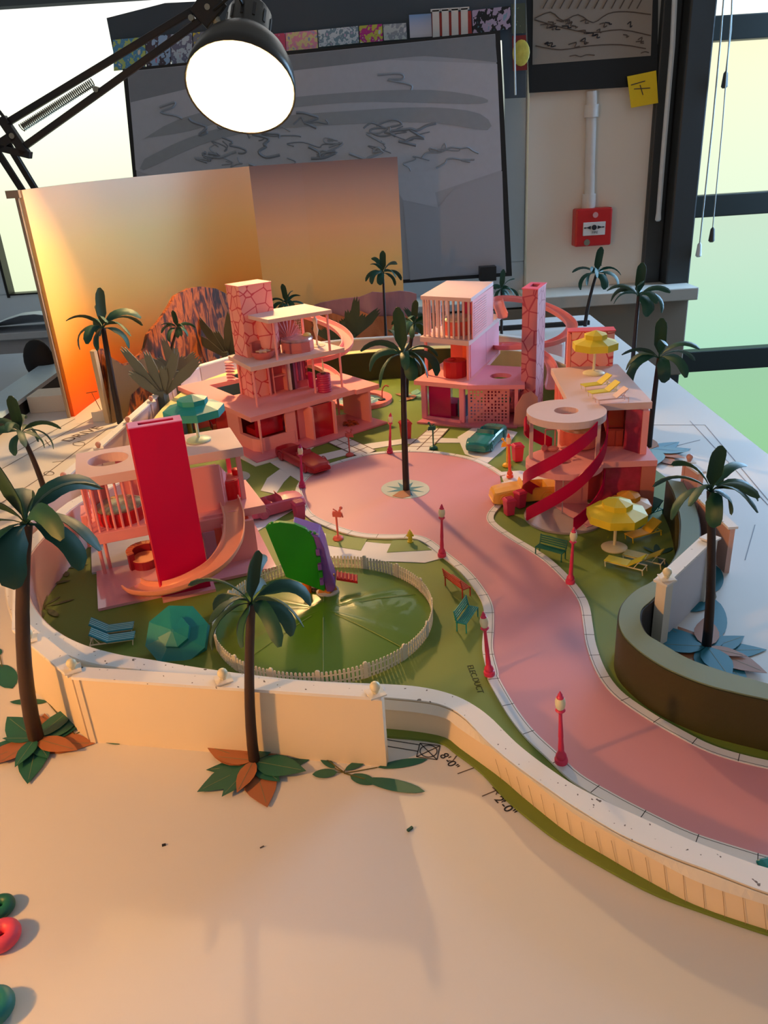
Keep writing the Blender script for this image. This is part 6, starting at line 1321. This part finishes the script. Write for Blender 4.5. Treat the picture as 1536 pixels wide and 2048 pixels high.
b = MB(); b.ball((0, 0, .35), .45, 12, 8, (1.6, .8, .8)); b.ball((1.6, .1, .35), .4, 12, 8, (1.8, .7, .7)); b.ball((-1.0, 0, .45), .4, 12, 8); b.build('body', mat('blush_figure', (.90, .56, .52), .45), t, smooth=True); b = MB(); b.tube([(-.9, .4, 0), (-.9, .4, 2.6)], .1, 6); b.tube([(-.9, .4, 2.6), (.3, .6, 2.6)], .1, 6); b.tube([(.3, .6, 2.6), (.3, .6, .2)], .1, 6); b.build('frame', MATS['blush_figure'], t)
p = G(1187, 751, V2); parasol((p[0], p[1], V2+.24), 2.9, 4.1, 'yellow octagonal parasol on the flat roof of the spiral house', YEL)
p = G(1190, 781, V2); lounger((p[0], p[1], V2+.24), math.radians(12), 'yellow lounger on the flat roof, nearer the parasol', YEL, CREAM, .9)
p = G(1199, 793, V2); lounger((p[0]+.2, p[1]-.6, V2+.24), math.radians(10), 'yellow lounger on the flat roof, between its twin and the white one', YEL, CREAM, .9)
p = G(1212, 801, V2); lounger((p[0], p[1]-1.6, V2+.24), math.radians(6), 'pale pink lounger on the flat roof, nearest the front edge', mat('pale_pink_plastic', (.90, .76, .76), .5), MATS['pale_pink_plastic'], .9)
c = G(1062, 880); t = thing('garden_screen', 'rounded blush card panel standing left of the round roof disc', 'screen', (c[0], c[1]+6, .24), math.radians(10))
q = MB().slab([(-1.7, 0), (1.6, 0), (2.4, 2.2), (2.2, 4.6), (1.2, 5.6), (-.2, 5.2), (-1.4, 3.2)], -.15, .15); q.v = [(v[0], v[2], v[1]) for v in q.v]; q.build('panel', mat('blush_panel', (.88, .60, .56), .55), t)

# ================================================================== LIGHT, WORLD, CAMERA
w = bpy.data.worlds.new('world'); bpy.context.scene.world = w; w.use_nodes = True
w.node_tree.nodes['Background'].inputs[0].default_value = (.85, .88, .92, 1); w.node_tree.nodes['Background'].inputs[1].default_value = .19
# daylight coming through the big right-hand window
def area(name, loc, target, sx, sy, col, pw):
    l = bpy.data.lights.new(name, 'AREA'); l.shape = 'RECTANGLE'; l.size = sx*S; l.size_y = sy*S; l.color = col; l.energy = pw
    o = bpy.data.objects.new(name, l); C.objects.link(o); o.location = tuple(c*S for c in loc)
    d = Vector(target)-Vector(loc); o.rotation_euler = d.to_track_quat('-Z', 'Y').to_euler(); return o
area('window_daylight', (156, WY-6, 45), (60, 90, 0), 110, 120, (.36, .64, 1.0), 56)
cam = bpy.data.cameras.new('camera'); co = bpy.data.objects.new('camera', cam); C.objects.link(co)
cam.sensor_fit = 'VERTICAL'; cam.sensor_height = 24.; cam.lens = 24.*FPX/2048.; cam.clip_start = .01; cam.clip_end = 50
co.location = (0, 0, CAMH*S)
F_ = Vector((0, math.cos(PITCH), -math.sin(PITCH))); U0 = Vector((0, math.sin(PITCH), math.cos(PITCH))); R0 = Vector((1, 0, 0))
# image right / up in world after roll
Rr = R0*math.cos(ROLL)-U0*math.sin(ROLL); Uu = R0*math.sin(ROLL)+U0*math.cos(ROLL)
M = Matrix((Rr, Uu, -F_)).transposed().to_4x4(); M.translation = co.location; co.matrix_world = M
sc = bpy.context.scene; sc.camera = co
sc.view_settings.view_transform = 'Standard'; sc.view_settings.look = 'None'; sc.view_settings.exposure = .5; sc.view_settings.gamma = 1.
sc.view_settings.use_curve_mapping = False
sc.cycles.max_bounces = 8
